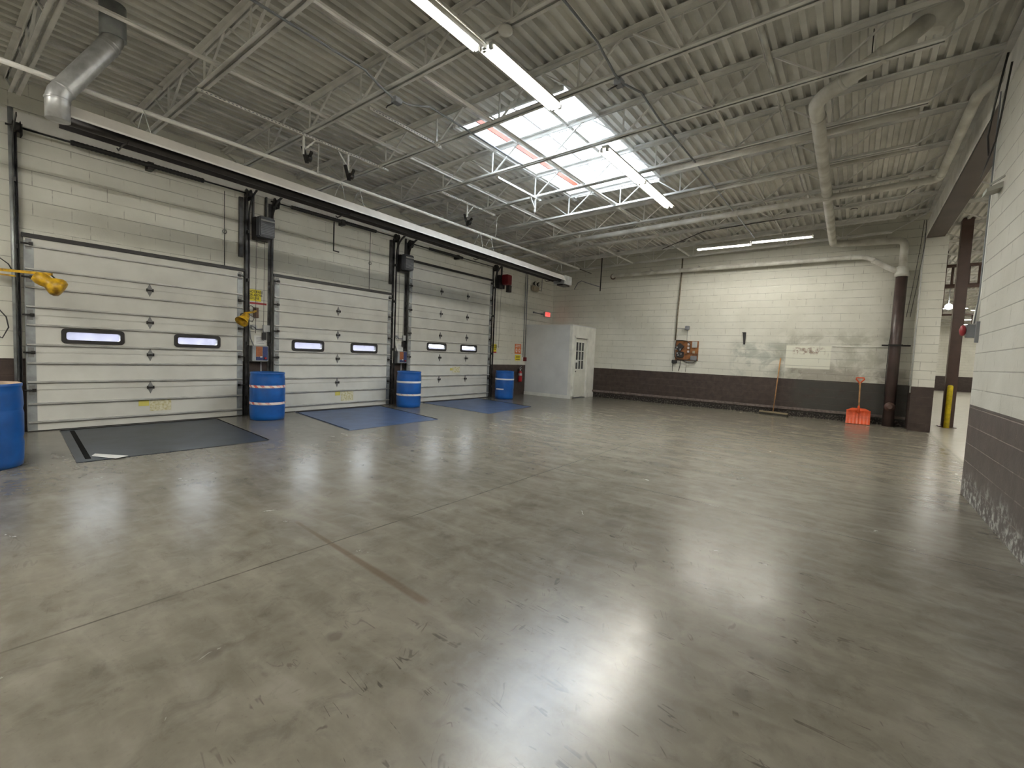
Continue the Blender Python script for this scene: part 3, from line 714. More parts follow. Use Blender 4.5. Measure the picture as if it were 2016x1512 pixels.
# extinguisher
t = thing('fire_extinguisher', (x+.09, 13.06, .46), 'red fire extinguisher hung on the brown foot of the wall', 'fire extinguisher')
c = (x+.09, 13.06, .46)
MB().lathe(c, [(.055, 0), (.068, .02), (.068, .30), (.05, .36), (.025, .39)], 20).build('cylinder', RED, t)
MB().lathe(c, [(.0695, .22), (.0695, .30)], 20, caps=False).build('label_band', GREYL, t)
MB().lathe(c, [(.022, .38), (.022, .45)], 12).bar((c[0], c[1]-.05, c[2]+.47), (c[0], c[1]+.06, c[2]+.54), .02, .012).bar((c[0], c[1]-.03, c[2]+.44), (c[0], c[1]+.07, c[2]+.46), .02, .012).build('valve_handle', GALV, t)
MB().tube([(c[0], c[1]-.03, c[2]+.43), (c[0]+.02, c[1]-.09, c[2]+.38), (c[0]+.02, c[1]-.09, c[2]+.15)], .009, 8).build('hose', BLACK, t)
MB().box(x, x+.02, 13.03, 13.09, .7, .9).build('wall_bracket', BLACKM, t)
# emergency light, exit sign, conduits
t = thing('emergency_light', (x, 13.80, 3.70), 'beige twin-head emergency light high beside the corner', 'emergency light')
MB().box(x, x+.12, 13.60, 14.0, 3.70, 3.88).build('battery_case', TANP, t, bevel=.03)
for y in (13.68, 13.90):
    k = MB().lathe((x+.10, y, 3.96), [(.03, -.04), (.07, .0), (.075, .05), (.065, .055)], 18, (.9, 0, -.2)).build('lamp_head', BLACKM, t)
    MB().lathe((x+.145, y, 3.955), [(.0, 0), (.055, .003), (.055, .012)], 18, (.9, 0, -.2)).build('lens', LENSM, k)
t = thing('exit_sign', (x, 14.62, 2.86), 'lit red exit sign on the dock wall near the corner', 'exit sign')
MB().box(x, x+.08, 14.50, 14.86, 2.86, 3.04).build('case', GREYL, t, bevel=.008)
MB().box(x+.08, x+.083, 14.52, 14.84, 2.875, 3.025).build('face', EXITM, t)
text('EXIT', .15, (x+.084, 14.68, 2.95), ROT_L, mat('exit_letters', (.9, .35, .3), .5), t, sx=.9)
def conduit(name, pts, r, m_, lab, cat='conduit', clamps=(), grp=None):
    t = thing(name, pts[0], lab, cat, grp)
    MB().tube(pts, r, 10).build('pipe', m_, t)
    for q in clamps: MB().lathe((q[0], q[1], q[2]), [(r*1.8, -.02), (r*1.8, .02)], 12, q[3]).build('clamp', m_, t)
    return t
conduit('conduit', [(x+.03, 13.24, 4.24), (x+.03, 13.27, 1.32)], .013, GREYP, 'thin grey conduit down the wall to a dark box, left of its pair')
t = conduit('conduit', [(x+.03, 13.35, 4.24), (x+.03, 13.38, 1.30)], .015, GREYP, 'grey conduit beside the booth ending at a red switch')
MB().box(x, x+.07, 13.33, 13.44, 1.18, 1.32).build('red_switch', DRED, t)
conduit('conduit', [(x+.03, 13.82, 2.95), (x+.03, 14.2, 2.94), (x+.03, 14.50, 2.94)], .018, GREYP, 'short grey conduit feeding the exit sign', clamps=[(x+.03, 13.82, 2.95, (0, 1, 0)), (x+.03, 14.36, 2.94, (0, 1, 0))])
conduit('conduit', [(x+.03, 14.0, 3.80), (x+.03, 14.25, 3.76), (x+.03, 14.27, 3.95), (x+.03, 14.27, 4.2)], .012, GREYP, 'bent grey conduit feeding the emergency light')
conduit('conduit', [(x+.04, 1.02, 4.45), (x+.04, 1.02, .03)], .028, GALVD, 'grey steel pipe beside the left edge of the nearest door')
conduit('cable_loop', [(x+.03, .60, 1.75), (x+.05, .84, 1.76), (x+.06, .93, 1.62), (x+.06, .95, 1.48), (x+.05, .89, 1.33), (x+.04, .84, 1.36)], .008, BLACK, 'black cable loop on the wall left of the nearest door', 'cable')

# yellow dock lamps
t = thing('dock_lamp', (XW, .70, 2.24), 'yellow swing-arm dock lamp over the left of the nearest door', 'dock lamp', 'yellow dock lamps')
MB().box(XW, XW+.06, .62, .74, 2.10, 2.36).build('wall_plate', YEL, t)
MB().bar((XW+.06, .70, 2.25), (-8.80, 1.30, 2.215), .035, .035).bar((XW+.06, .70, 2.20), (-9.15, 1.0, 2.17), .022, .022).build('arm', YEL, t)
hx, hy, hz = -8.80, 1.30, 2.07
hd = MB().lathe((hx+.02, hy-.09, hz+.06), [(.02, -.10), (.065, -.09), (.085, -.03), (.085, .02), (.075, .06), (.10, .10), (.125, .15), (.125, .19), (.10, .225), (.02, .235)], 24, (.25, .80, -.50)).build('lamp_head', YEL, t)
MB().tube([(hx, hy, hz+.13), (hx+.03, hy+.03, hz+.09), (hx+.04, hy+.05, hz+.05)], .009, 6).tube([(hx, hy-.1, hz+.13), (hx, hy-.07, hz+.10)], .008, 6).build('yoke', BLACKM, t)
MB().tube([(XW+.10, .74, 2.27), (XW+.12, .76, 2.38), (XW+.14, .86, 2.42), (XW+.2, .95, 2.33), (XW+.22, .98, 2.25)], .007, 6).build('cable', BLACK, t)
t = thing('dock_lamp', (XW, 4.23, 1.98), 'yellow dock lamp folded on the wall under the warning sign', 'dock lamp', 'yellow dock lamps')
MB().box(XW, XW+.05, 4.19, 4.27, 1.90, 2.10).build('wall_plate', mat('lamp_bracket_rust', (.13, .07, .045), .6, var=.3, vs=20), t)
MB().bar((XW+.05, 4.22, 2.03), (-9.12, 4.02, 1.98), .03, .03).bar((-9.12, 4.02, 1.98), (-9.05, 3.86, 1.95), .03, .03).build('arm', YEL, t)
MB().lathe((-9.03, 3.86, 1.87), [(.03, -.07), (.062, -.06), (.068, .0), (.085, .05), (.115, .12), (.112, .125), (.06, .04)], 24, (.35, -.62, -.70), caps=False).build('lamp_head', YEL, t)
MB().tube([(-9.05, 3.86, 1.95), (-9.05, 3.80, 1.93), (-9.03, 3.78, 1.87)], .008, 6).build('yoke', BLACKM, t)
MB().tube([(XW+.07, 4.20, 2.07), (XW+.15, 4.08, 2.12), (XW+.22, 4.0, 2.07), (XW+.2, 4.05, 2.0), (XW+.28, 3.98, 1.99), (XW+.30, 3.95, 2.08)], .006, 6).tube([(-9.06, 3.95, 1.93), (-9.04, 4.03, 1.88), (-9.05, 4.0, 1.80), (-9.05, 3.92, 1.82)], .006, 6).build('cable', BLACK, t)

# ------------------------------------------------------------------ drums
def drum(cx, cy, lab, bands, lid=None):
    t = thing('plastic_drum', (cx, cy, 0), lab, 'drum', 'blue plastic drums')
    P = [(.265, 0), (.285, .015), (.291, .08), (.296, .25), (.289, .29), (.289, .30), (.296, .34), (.298, .56), (.290, .60), (.290, .61), (.297, .65), (.292, .78), (.283, .835), (.290, .85), (.292, .872), (.285, .88)]
    b = MB().lathe((cx, cy, 0), P, 48, caps=False)
    b.build('shell', BLUE, t)
    MB().lathe((cx, cy, 0), [(.285, .88), (.272, .88), (.270, .845), (.0001, .845)], 48, caps=False).build('top', lid or BLUEI, t)
    for z, m_, nm in bands:
        if m_ is None: continue
        MB().lathe((cx, cy, 0), [(.2992, z), (.3000, z+.005), (.3000, z+.040), (.2992, z+.045)], 48, caps=False).build('tape_band', m_, t)
    return t
drum(-7.14, .52, 'blue plastic drum at the left edge, nearest the viewer', [], BEIGE)
drum(-8.78, 4.16, 'blue drum with two red and white striped bands between the first doors', [(.60, STRIPE, ''), (.29, STRIPE, '')])
drum(-8.82, 7.60, 'blue drum with mostly white bands between the middle and tallest doors', [(.60, TAPEW, ''), (.29, STRIPE2, '')])
t = drum(-8.82, 11.48, 'blue drum with one white band right of the tallest door', [(.60, TAPEW, '')])
b = MB(); n = 8
R0 = []; R1 = []
for k in range(n+1):
    a = math.radians(-112+7*k); R0.append((-8.82+.2995*math.cos(a), 11.48+.2995*math.sin(a), .295)); R1.append((-8.82+.2995*math.cos(a), 11.48+.2995*math.sin(a), .335))
for k in range(n): b.quad(R0[k], R0[k+1], R1[k+1], R1[k])
b.build('tape_scrap', TAPEW, t)

# ------------------------------------------------------------------ dock levelers
def leveler(c, m_, lab, slits):
    t = thing('dock_leveler', ((c[0][0]+c[2][0])/2, (c[0][1]+c[2][1])/2, 0), lab, 'dock leveler', 'steel dock levelers')
    b = MB().hexa([(*p, 0.0) for p in c]+[(*p, .007) for p in c]); b.build('deck_plate', m_, t)
    for (p, q, w) in slits:
        d = (Vector((*q, 0))-Vector((*p, 0))).normalized(); nrm = Vector((-d.y, d.x, 0))*w/2
        P = [Vector((*p, .007))-nrm, Vector((*q, .007))-nrm, Vector((*q, .007))+nrm, Vector((*p, .007))+nrm]
        MB().hexa([tuple(v) for v in P]+[(v.x, v.y, .010) for v in P]).build('side_seal', mat('seal_rubber', (.012, .012, .012), .95, spec=.05), t)
    a = Vector((*c[0], 0)).lerp(Vector((*c[1], 0)), .04); e = Vector((*c[3], 0)).lerp(Vector((*c[2], 0)), .04)
    MB().bar((a.x, a.y, .012), (e.x, e.y, .012), .05, .012).build('rear_hinge', BLACKM, t)
    return t
leveler([(-9.36, 1.43), (-6.80, 1.17), (-6.76, 3.23), (-9.36, 3.48)], LEV1, 'dark slate dock leveler plate before the nearest door',
        [((-9.15, 1.53), (-6.93, 1.29), .05), ((-9.2, 3.47), (-6.78, 3.235), .022)])
leveler([(-9.36, 5.00), (-6.77, 4.57), (-6.80, 6.65), (-9.36, 7.10)], LEV2, 'blue dock leveler plate before the middle door', [((-9.2, 7.08), (-6.82, 6.655), .03), ((-9.2, 4.98), (-6.80, 4.58), .012)])
leveler([(-9.36, 8.50), (-6.74, 8.22), (-6.99, 10.32), (-9.36, 10.75)], LEV2, 'blue dock leveler plate before the tallest door', [((-9.2, 10.73), (-7.0, 10.33), .03)])
b = MB().hexa([(-7.17, 1.395, .012), (-6.80, 1.62, .012), (-6.74, 1.49, .012), (-7.05, 1.34, .012), (-7.17, 1.395, .014), (-6.80, 1.62, .016), (-6.74, 1.49, .014), (-7.05, 1.34, .014)])
solo(b, 'paper_sheet', PAPER, 'white sheet of paper lying on the slate leveler', 'paper')
solo(MB().tube([(-6.05, .42, .01), (-6.03, .455, .016), (-6.0, .48, .01)], [.008, .013, .007], 8), 'debris_chip', mat('chip', (.05, .02, .015), .8), 'small dark chip lying on the floor near the first drum', 'debris')

# ------------------------------------------------------------------ radiant heater, hanging pipe, duct
t = thing('tube_heater', (-6.89, 6.4, 3.7), 'long radiant tube heater with beige reflector hung along the dock wall', 'heater')
ya, yb, za, zb = 1.12, 11.35, 3.80, 3.68
pr_ = [(-6.70, -.135), (-6.76, 0), (-7.05, -.005), (-7.12, -.158)]
b = MB()
pi = [(-6.71, -.132), (-6.765, -.008), (-7.045, -.013), (-7.11, -.155)]
A = [(px, ya, za+dz) for px, dz in pr_]+[(px, ya, za+dz) for px, dz in reversed(pi)]
B = [(px, yb, zb+dz) for px, dz in pr_]+[(px, yb, zb+dz) for px, dz in reversed(pi)]
b.rings([A, B], smooth=False); b.build('reflector', HEAT, t)
pj = [(-6.712, -.132), (-6.768, -.012), (-7.042, -.017), (-7.108, -.158)]; pk = [(-6.716, -.132), (-6.772, -.016), (-7.038, -.021), (-7.102, -.158)]
b = MB().rings([[(px, q, zz+dz) for px, dz in pj]+[(px, q, zz+dz) for px, dz in reversed(pk)] for q, zz in ((ya+.01, za), (yb-.01, zb))], smooth=False)
b.build('shade_liner', mat('shaded_liner', (.045, .042, .046), .6, .2), t)  # dark sheet standing in for the shade inside the reflector
MB().hexa([(-6.705, ya, za-.142), (-6.690, ya, za-.142), (-6.690, yb, zb-.142), (-6.705, yb, zb-.142), (-6.705, ya, za-.122), (-6.695, ya, za-.122), (-6.695, yb, zb-.122), (-6.705, yb, zb-.122)]).build('reflector_lip', WHITE, t)
MB().tube([(-6.89, ya-.1, za-.12), (-6.89, yb+.1, zb-.12)], .05, 14).build('burner_tube', HEATB, t)
MB().box(-7.10, -6.74, yb, yb+.42, zb-.22, zb+.02).build('burner_box', GALV, t, bevel=.008)
MB().box(-7.0, -6.80, yb+.02, yb+.40, zb-.26, zb-.22).build('control_tray', BLACKM, t)
for y in (1.62, 4.45, 7.9, 10.9):
    z = za+(zb-za)*(y-ya)/(yb-ya)
    MB().tube([(-7.10, y, z-.185), (-7.05, y, z-.22), (-6.89, y, z-.20), (-6.72, y, z-.22), (-6.68, y, z-.185)], .009, 6).build('hanger_bracket', BLACKM, t)
ZP = 4.04
t = thing('hanging_pipe', (-6.82, 6.4, ZP), 'long white pipe hung below the joists over the heater', 'pipe')
MB().tube([(-6.86, -.6, ZP), (-6.82, 12.3, ZP)], .026, 12).build('pipe', WHITE, t)
MB().tube([(-6.82, 12.3, ZP), (-6.82, 13.1, ZP-.01)], .012, 8).build('thin_end', BLACKM, t)
for y in (3.95, 8.3, 12.0):
    MB().tube([(-6.81, y, ZP), (-6.79, y, ZD(-6.8))], .007, 6).build('hanger_rod', WHITE, t)
for i, y in enumerate((1.8, 4.36, 4.70, 7.78, 8.15, 11.23)):
    z = za+(zb-za)*(y-ya)/(yb-ya)
    b = MB().tube([(-6.82, y, ZP), (-6.77, y+.05, z)], .005, 6).tube([(-6.84, y, ZP), (-7.01, y-.03, z)], .005, 6)
    solo(b, 'hanger_wire', GREYL, 'V-shaped wire hanging the heater from the white pipe, '+('nearest the duct' if i == 0 else '%s from the duct' % ORD[i]), 'hanger wire', 'wires holding the heater')
t = thing('flue_duct', (-6.68, 1.2, 3.6), 'shiny galvanised flue duct rising from the heater to the roof', 'duct')
D = [(-6.68, 1.055, 3.58), (-6.68, 1.055, 3.78), (-6.68, 1.10, 3.90), (-6.68, 1.45, 4.50), (-6.68, 1.50, 4.61), (-6.68, 1.50, 4.96)]
MB().tube(D[:2]+[(-6.68, 1.07, 3.85)]+D[2:5]+[(-6.68, 1.50, 4.67)], .097, 24).build('lower_duct', GALV, t)
MB().tube([(-6.68, 1.50, 4.62), (-6.68, 1.50, 4.965)], .115, 24).build('roof_collar', GALVD, t)
for a, c in ((D[1], (0, 0, 1)), (D[2], (0, .5, .86)), (D[3], (0, .5, .86)), ((-6.68, 1.47, 4.54), (0, .4, .9))):
    MB().lathe(a, [(.100, -.012), (.104, 0), (.100, .012)], 24, c, caps=False).build('seam_ring', GALV, t)
# perforated strut rails with brackets
def strut_rail(x, y0, y1, lab, brs):
    z = ZD(x)-.045
    t = thing('strut_rail', (x, (y0+y1)/2, z), lab, 'strut rail', 'slotted strut rails under the joists')
    MB().box(x-.022, x+.022, y0, y1, z+.036, z+.040).box(x-.022, x-.018, y0, y1, z, z+.04).box(x+.018, x+.022, y0, y1, z, z+.04).build('channel', WHITE, t)
    b = MB(); y = y0+.05
    while y < y1-.05: b.box(x+.022, x+.0232, y, y+.025, z+.014, z+.026); y += .05
    b.build('slot', GREYP, t, kind='stuff')
    for yb_, s in brs:
        MB().bar((x, yb_, z), (x, yb_, z-.26), .028, .028).bar((x, yb_+s*.18, z), (x, yb_, z-.20), .022, .022).build('drop_bracket', WHITE, t)
    return t
strut_rail(-6.74, 2.30, 5.20, 'long slotted strut rail left of the skylight', [(3.68, 1), (4.42, -1)])
strut_rail(-6.70, 6.44, 8.10, 'slotted strut rail crossing above the hanging pipe', [(7.2, 1)])
strut_rail(-5.35, 6.50, 7.90, 'bright slotted strut rail beside the far skylight edge', [(7.72, -1)])
strut_rail(-5.35, 3.80, 5.10, 'slotted strut rail before the near skylight edge', [])
for x_, y, z, lab in ((-6.66, 3.72, 4.20, 'left of its pair'), (-6.62, 4.40, 4.16, 'right of its pair'), (-6.68, 7.25, 4.16, 'further along over the middle door'), (-7.4, .62, 4.45, 'at the left edge by the duct')):
    t = thing('track_hanger', (x_, y, z), 'black hinged track bracket under the strut rail, '+lab, 'bracket', 'black brackets under the roof')
    MB().bar((x_-.1, y-.04, z+.13), (x_-.05, y, z-.10), .03, .05).bar((x_-.05, y, z-.10), (x_+.08, y, z+.03), .03, .04).build('arm', BLACKM, t)
    MB().lathe((x_, y-.03, z-.05), [(.045, 0), (.045, .06)], 14, (0, 1, 0)).build('wheel', BLACKM, t)

# ------------------------------------------------------------------ roof conduits with boxes
def conduit_box(pts, bx, lab, r=.014):
    t = thing('conduit', bx, lab, 'conduit')
    MB().tube(pts, r, 8).build('pipe', GREYP, t)
    MB().box(bx[0]-.045, bx[0]+.045, bx[1]-.055, bx[1]+.055, bx[2]-.035, bx[2]+.035).build('junction_box', GREYP, t, bevel=.004)
    MB().tube([(bx[0], bx[1]-.05, bx[2]-.05), (bx[0]-.05, bx[1]-.10, bx[2]-.09), (bx[0]-.1, bx[1]-.08, bx[2]-.09)], .008, 6).build('cable_tail', BLACK, t)
z = ZD(-4.8)
conduit_box([(-4.72, 1.6, z), (-4.74, 3.3, z), (-4.80, 3.55, z-.04), (-4.86, 3.80, z-.05), (-4.82, 4.05, z-.04), (-4.68, 4.25, z-.01), (-4.70, 5.1, z), (-4.72, 6.4, z)], (-4.86, 3.86, z-.06), 'thin conduit with box on the joist left of the near strip light')
z = ZD(-2.4)
conduit_box([(-2.37, 2.4, z-.02), (-2.36, 4.4, z-.02), (-2.43, 5.0, z-.03), (-2.42, 5.2, z-.03), (-2.32, 5.5, z-.02), (-2.35, 6.3, z-.02), (-2.32, 7.7, z-.02), (-2.30, 13.2, z-.02)], (-2.44, 5.13, z-.05), 'dark conduit with box running right of the skylight', .013)
t = thing('smoke_detector', (-3.02, 3.71, ZD(-3)-.03), 'white dome detector under the joist beside the near strip light', 'detector')
MB().lathe((-3.02, 3.71, ZD(-3)-.005), [(.06, 0), (.075, -.02), (.07, -.045), (.045, -.065), (.0001, -.07)], 20).build('dome', WHITE, t)
MB().lathe((-3.02, 3.71, ZD(-3)+.03), [(.03, 0), (.03, -.035)], 12).build('neck', GALV, t)
for x_, y, lab in ((-2.9, 11.88, 'nearer the strip lights'), (-.25, 11.88, 'beside the drain pipe')):
    t = thing('security_camera', (x_, y, ZD(x_)-.05), 'small white camera under a joist, '+lab, 'camera', 'small cameras under the joists')
    MB().lathe((x_, y, ZD(x_)), [(.055, 0), (.06, -.05), (.03, -.085), (.0001, -.09)], 16).build('dome', WHITE, t)
    MB().lathe((x_, y, ZD(x_)-.04), [(.062, 0), (.062, -.012)], 16).build('band', BLACK, t)

# ------------------------------------------------------------------ pipes
def bend(pts, r=.12, n=5):
    out = [Vector(pts[0])]
    for a, c, d in zip(pts, pts[1:], pts[2:]):
        a, c, d = Vector(a), Vector(c), Vector(d); p0 = c+(a-c).normalized()*r; p1 = c+(d-c).normalized()*r
        for k in range(n+1):
            q = k/n; out.append(p0*(1-q)**2+c*2*q*(1-q)+p1*q*q)
    out.append(Vector(pts[-1])); return out
def pipe(name, pts, r, m_, lab, cat='pipe', cl=(), bendr=.12, extra=()):
    t = thing(name, pts[0], lab, cat)
    MB().tube(bend(pts, bendr), r, 18).build('pipe', m_, t)
    for (q, ax) in cl: MB().lathe(q, [(r*1.10, -.02), (r*1.14, 0), (r*1.10, .02)], 18, ax).build('coupling', m_, t)
    return t
t = pipe('drain_pipe', [(.42, 6.75, 5.22), (.16, 6.42, 4.86), (-.62, 6.80, 4.64), (-.69, 14.72, 4.62), (.76, 14.85, 4.60), (.76, 14.90, 3.80)], .083, PIPEW,
     'thick white drain pipe from the roof to the brown downpipe', cl=[((-.35, 6.67, 4.72), (-.87, .42, -.25)), ((-.62, 7.25, 4.64), (0, 1, 0)), ((-.655, 10.5, 4.63), (0, 1, 0)), ((.0, 6.50, 4.815), (-.87, .42, -.25)), ((.76, 14.9, 4.2), (0, 0, 1))], bendr=.16)
MB().lathe((.42, 6.75, 5.05), [(.08, 0), (.14, .05), (.22, .14), (.23, .22)], 24).build('roof_bowl', PIPEW, t)
MB().tube([(-.1, 6.55, 4.85), (-.1, 6.55, 5.15)], .006, 6).build('hanger_rod', TRACK, t)
t = pipe('downpipe', [(.76, 14.90, 3.82), (.76, 14.90, 0)], .118, PIPEB, 'brown downpipe standing in the corner by the pier', 'downpipe', bendr=.1)
MB().lathe((.76, 14.90, 3.72), [(.10, .25), (.125, .22), (.13, .10), (.145, .09), (.145, 0)], 24).build('white_collar', PIPEW, t)
MB().lathe((.76, 14.78, .50), [(.11, 0), (.11, -.04), (.05, -.05), (.05, -.08)], 20, (0, 1, 0)).build('cleanout_cap', COLB, t)
MB().box(.50, 1.06, 14.96, 15.0, 2.01, 2.05).box(.62, .90, 14.75, 14.79, 2.01, 2.05).build('strap', BLACKM, t)
MB().tube([(.66, 14.79, 2.35), (.635, 14.84, 2.1), (.63, 14.86, 1.2), (.64, 14.84, .75)], .007, 6).build('cable', BLACK, t)
t = pipe('wall_pipe', [(-7.02, 15.14, 4.27), (-6.95, 14.95, 4.27), (-.30, 14.93, 4.29), (.05, 14.93, 4.27), (.42, 14.92, 4.0), (.70, 14.90, 3.84)], .062, PIPEW, 'white drain pipe running level along the back wall', cl=[((-.30, 14.93, 4.29), (1, 0, 0)), ((.18, 14.92, 4.17), (.8, 0, -.6))], bendr=.14)
for x_ in (-5.6, -4.1, -2.55, -1.0): MB().box(x_-.015, x_+.015, 14.90, 15.15, 4.35, 4.38).box(x_-.015, x_+.015, 14.88, 14.91, 4.24, 4.40).build('hanger', PIPEW, t)
MB().lathe((-7.02, 15.15, 4.27), [(.10, 0), (.10, -.03), (.07, -.04)], 18, (0, 1, 0)).build('wall_collar', mat('collar_rust', (.22, .17, .13), .7, var=.4, vs=20), t)
t = pipe('roof_pipe', [(-9.2, 10.66, ZD(-9.2)-.13), (.90, 10.52, 4.63), (.92, 7.60, 4.66), (1.12, 7.42, 4.74)], .058, PIPEW, 'white pipe under the joists turning toward the viewer at the beam', cl=[((-2.2, 10.56, ZD(-2.2)-.13), (1, 0, 0)), ((-6.0, 10.62, ZD(-6)-.13), (1, 0, 0)), ((.90, 10.3, 4.63), (0, 1, 0))], bendr=.12)
for x_ in (-5.9, -2.9): MB().tube([(x_, 10.6, ZD(x_)-.13), (x_, 10.6, ZD(x_)+.1)], .03, 8).build('hanger', PIPEW, t)
pipe('roof_pipe', [(-2.9, 7.90, ZD(-2.9)-.02), (.42, 7.90, ZD(.42)-.02)], .05, PIPEW, 'white pipe lying along the joist that starts at the skylight lamp', bendr=.1)
pipe('roof_pipe', [(-2.6, 9.25, ZD(-2.6)-.02), (.42, 9.25, ZD(.42)-.02)], .028, PIPEW, 'thin white pipe along the joist beyond the skylight', bendr=.1)
t = pipe('sprinkler_pipe', [(-1.02, 3.0, ZD(-1)+.14), (-1.02, 12.9, ZD(-1)+.14)], .026, PIPEW, 'slim white pipe running between joists left of the drain pipe', cl=[((-1.02, 7.1, ZD(-1)+.14), (0, 1, 0))], bendr=.1)
conduit('drop_rod', [(-6.565, 13.28, 4.52), (-6.575, 13.28, 3.50)], .018, BLACKM, 'black rod hanging from the joist near the back corner', 'rod')
conduit('gas_pipe', [(-6.59, 13.28, 3.63), (-7.05, 13.28, 3.78), (-7.25, 13.28, 3.86), (-7.38, 13.28, 3.80), (-7.5, 13.28, 3.60)], .014, GREYP, 'thin bent grey pipe leading left from the hanging rod', 'pipe')
# conduit on the back wall down to the phone board
conduit('conduit', [(-4.66, 15.13, 4.75), (-4.66, 15.12, 4.0), (-4.70, 15.12, 3.0), (-4.72, 15.12, 2.08)], .022, mat('conduit_taupe', (.20, .17, .12), .6, var=.3, vs=10), 'taupe cable run down the back wall to the plywood board')

# ------------------------------------------------------------------ back wall board and its devices
y = YB
t = thing('plywood_board', (-4.36, y, 1.43), 'reddish plywood telephone board on the back wall', 'board')
MB().box(-4.70, -3.99, y-.02, y, 1.44, 2.07).build('board', PLY, t)
MB().tube([(-4.69, y-.04, 2.08), (-4.5, y-.05, 2.08), (-4.34, y-.05, 2.06), (-4.25, y-.05, 1.98), (-4.24, y-.05, 1.7)], .014, 8).tube([(-4.69, y-.04, 2.05), (-4.72, y-.05, 1.75), (-4.70, y-.05, 1.55), (-4.6, y-.05, 1.46), (-4.4, y-.05, 1.44), (-4.2, y-.05, 1.5)], .010, 8).build('cable', BLACK, t)
t = thing('telephone_unit', (-4.55, y-.02, 1.55), 'black telephone unit fixed to the left of the plywood board', 'telephone')
b = MB(); cx, cz = -4.56, 1.86; A = math.radians(-38)
def rot(u, v): return (cx+u*math.cos(A)-v*math.sin(A), cz+u*math.sin(A)+v*math.cos(A))
P = [rot(-.09, -.11), rot(.09, -.11), rot(.09, .11), rot(-.09, .11)]
b.hexa([(p[0], y-.10, p[1]) for p in P]+[(p[0], y-.02, p[1]) for p in P]); b.build('upper_case', BLACK, t, bevel=.008)
MB().box(-4.66, -4.42, y-.09, y-.02, 1.53, 1.72).build('lower_case', BLACK, t, bevel=.02)
b = MB()
for (u, v, w, h) in ((-4.63, 1.86, .03, .035), (-4.66, 1.80, .03, .025), (-4.53, 1.79, .02, .06), (-4.61, 1.67, .035, .03), (-4.49, 1.65, .015, .05), (-4.58, 1.61, .05, .02)): b.box(u-w/2, u+w/2, y-.105, y-.10, v-h/2, v+h/2)
b.build('white_tag', PAPER, t)
for k, z in enumerate((1.96, 1.85, 1.73)):
    solo(MB().box(-4.32, -4.25, y-.06, y-.02, z-.035, z+.035), 'jack_box', TAPEWL, 'small pinkish jack box on the board, '+('top', 'middle', 'lowest')[k]+' of three', 'jack box', 'jack boxes on the plywood board', bevel=.005)
solo(MB().box(-4.18, -4.03, y-.06, y-.02, 1.86, 2.05), 'metal_box', GREYL, 'light grey metal box at the upper right of the board', 'box', bevel=.006)
solo(MB().box(-4.20, -4.02, y-.10, y-.02, 1.45, 1.60), 'adapter_box', GREYP, 'grey box with white tag at the lower right of the board', 'box', bevel=.01)
solo(MB().box(-4.16, -4.09, y-.035, y-.02, 1.68, 1.76), 'small_switch', TANP, 'tan switch plate right of the jack boxes', 'switch plate')
t = thing('power_brick', (-4.70, y-.02, 1.35), 'black power brick with cables hanging below the board', 'power brick')
MB().box(-4.78, -4.62, y-.10, y-.02, 1.34, 1.45).build('case', BLACK, t, bevel=.012)
MB().tube([(-4.76, y-.03, 1.34), (-4.76, y-.03, 1.2), (-4.75, y-.03, 1.08)], .007, 6).tube([(-4.52, y-.03, 1.44), (-4.52, y-.03, 1.3), (-4.56, y-.03, 1.10)], .008, 6).tube([(-4.45, y-.04, 1.44), (-4.3, y-.04, 1.37), (-4.12, y-.05, 1.38), (-4.02, y-.05, 1.45), (-4.0, y-.05, 1.52)], .010, 6).tube([(-4.34, y-.03, 1.42), (-4.33, y-.03, 1.3), (-4.34, y-.03, 1.08)], .004, 6).build('cable', BLACK, t)
t = thing('wall_speaker', (-4.36, y, 2.41), 'small dark grey speaker box above the plywood board', 'speaker')
MB().box(-4.42, -4.30, y-.12, y, 2.42, 2.54).build('case', GREYP, t, bevel=.012)
MB().tube([(-4.36, y-.01, 2.42), (-4.36, y-.01, 2.08)], .005, 6).tube([(-4.42, y-.02, 2.47), (-4.68, y-.02, 2.46)], .005, 6).build('wire', GREYP, t)
t = thing('wall_bracket', (-2.71, y, 1.99), 'black tapered bracket on the white back wall', 'bracket')
MB().hexa([(-2.755, y-.03, 2.34), (-2.665, y-.03, 2.34), (-2.665, y, 2.34), (-2.755, y, 2.34), (-2.715, y-.03, 1.99), (-2.67, y-.03, 1.99), (-2.67, y, 1.99), (-2.715, y, 1.99)]).build('body', BLACK, t)
MB().box(-2.755, -2.665, y-.12, y, 2.335, 2.35).build('shelf_tab', BLACK, t)
conduit('white_cord', [(-.53, 15.14, 1.985), (.15, 15.14, 1.98), (.62, 15.14, 1.985)], .008, TRIMW, 'thin white cord along the block joint right of the repainted patch', 'cord')

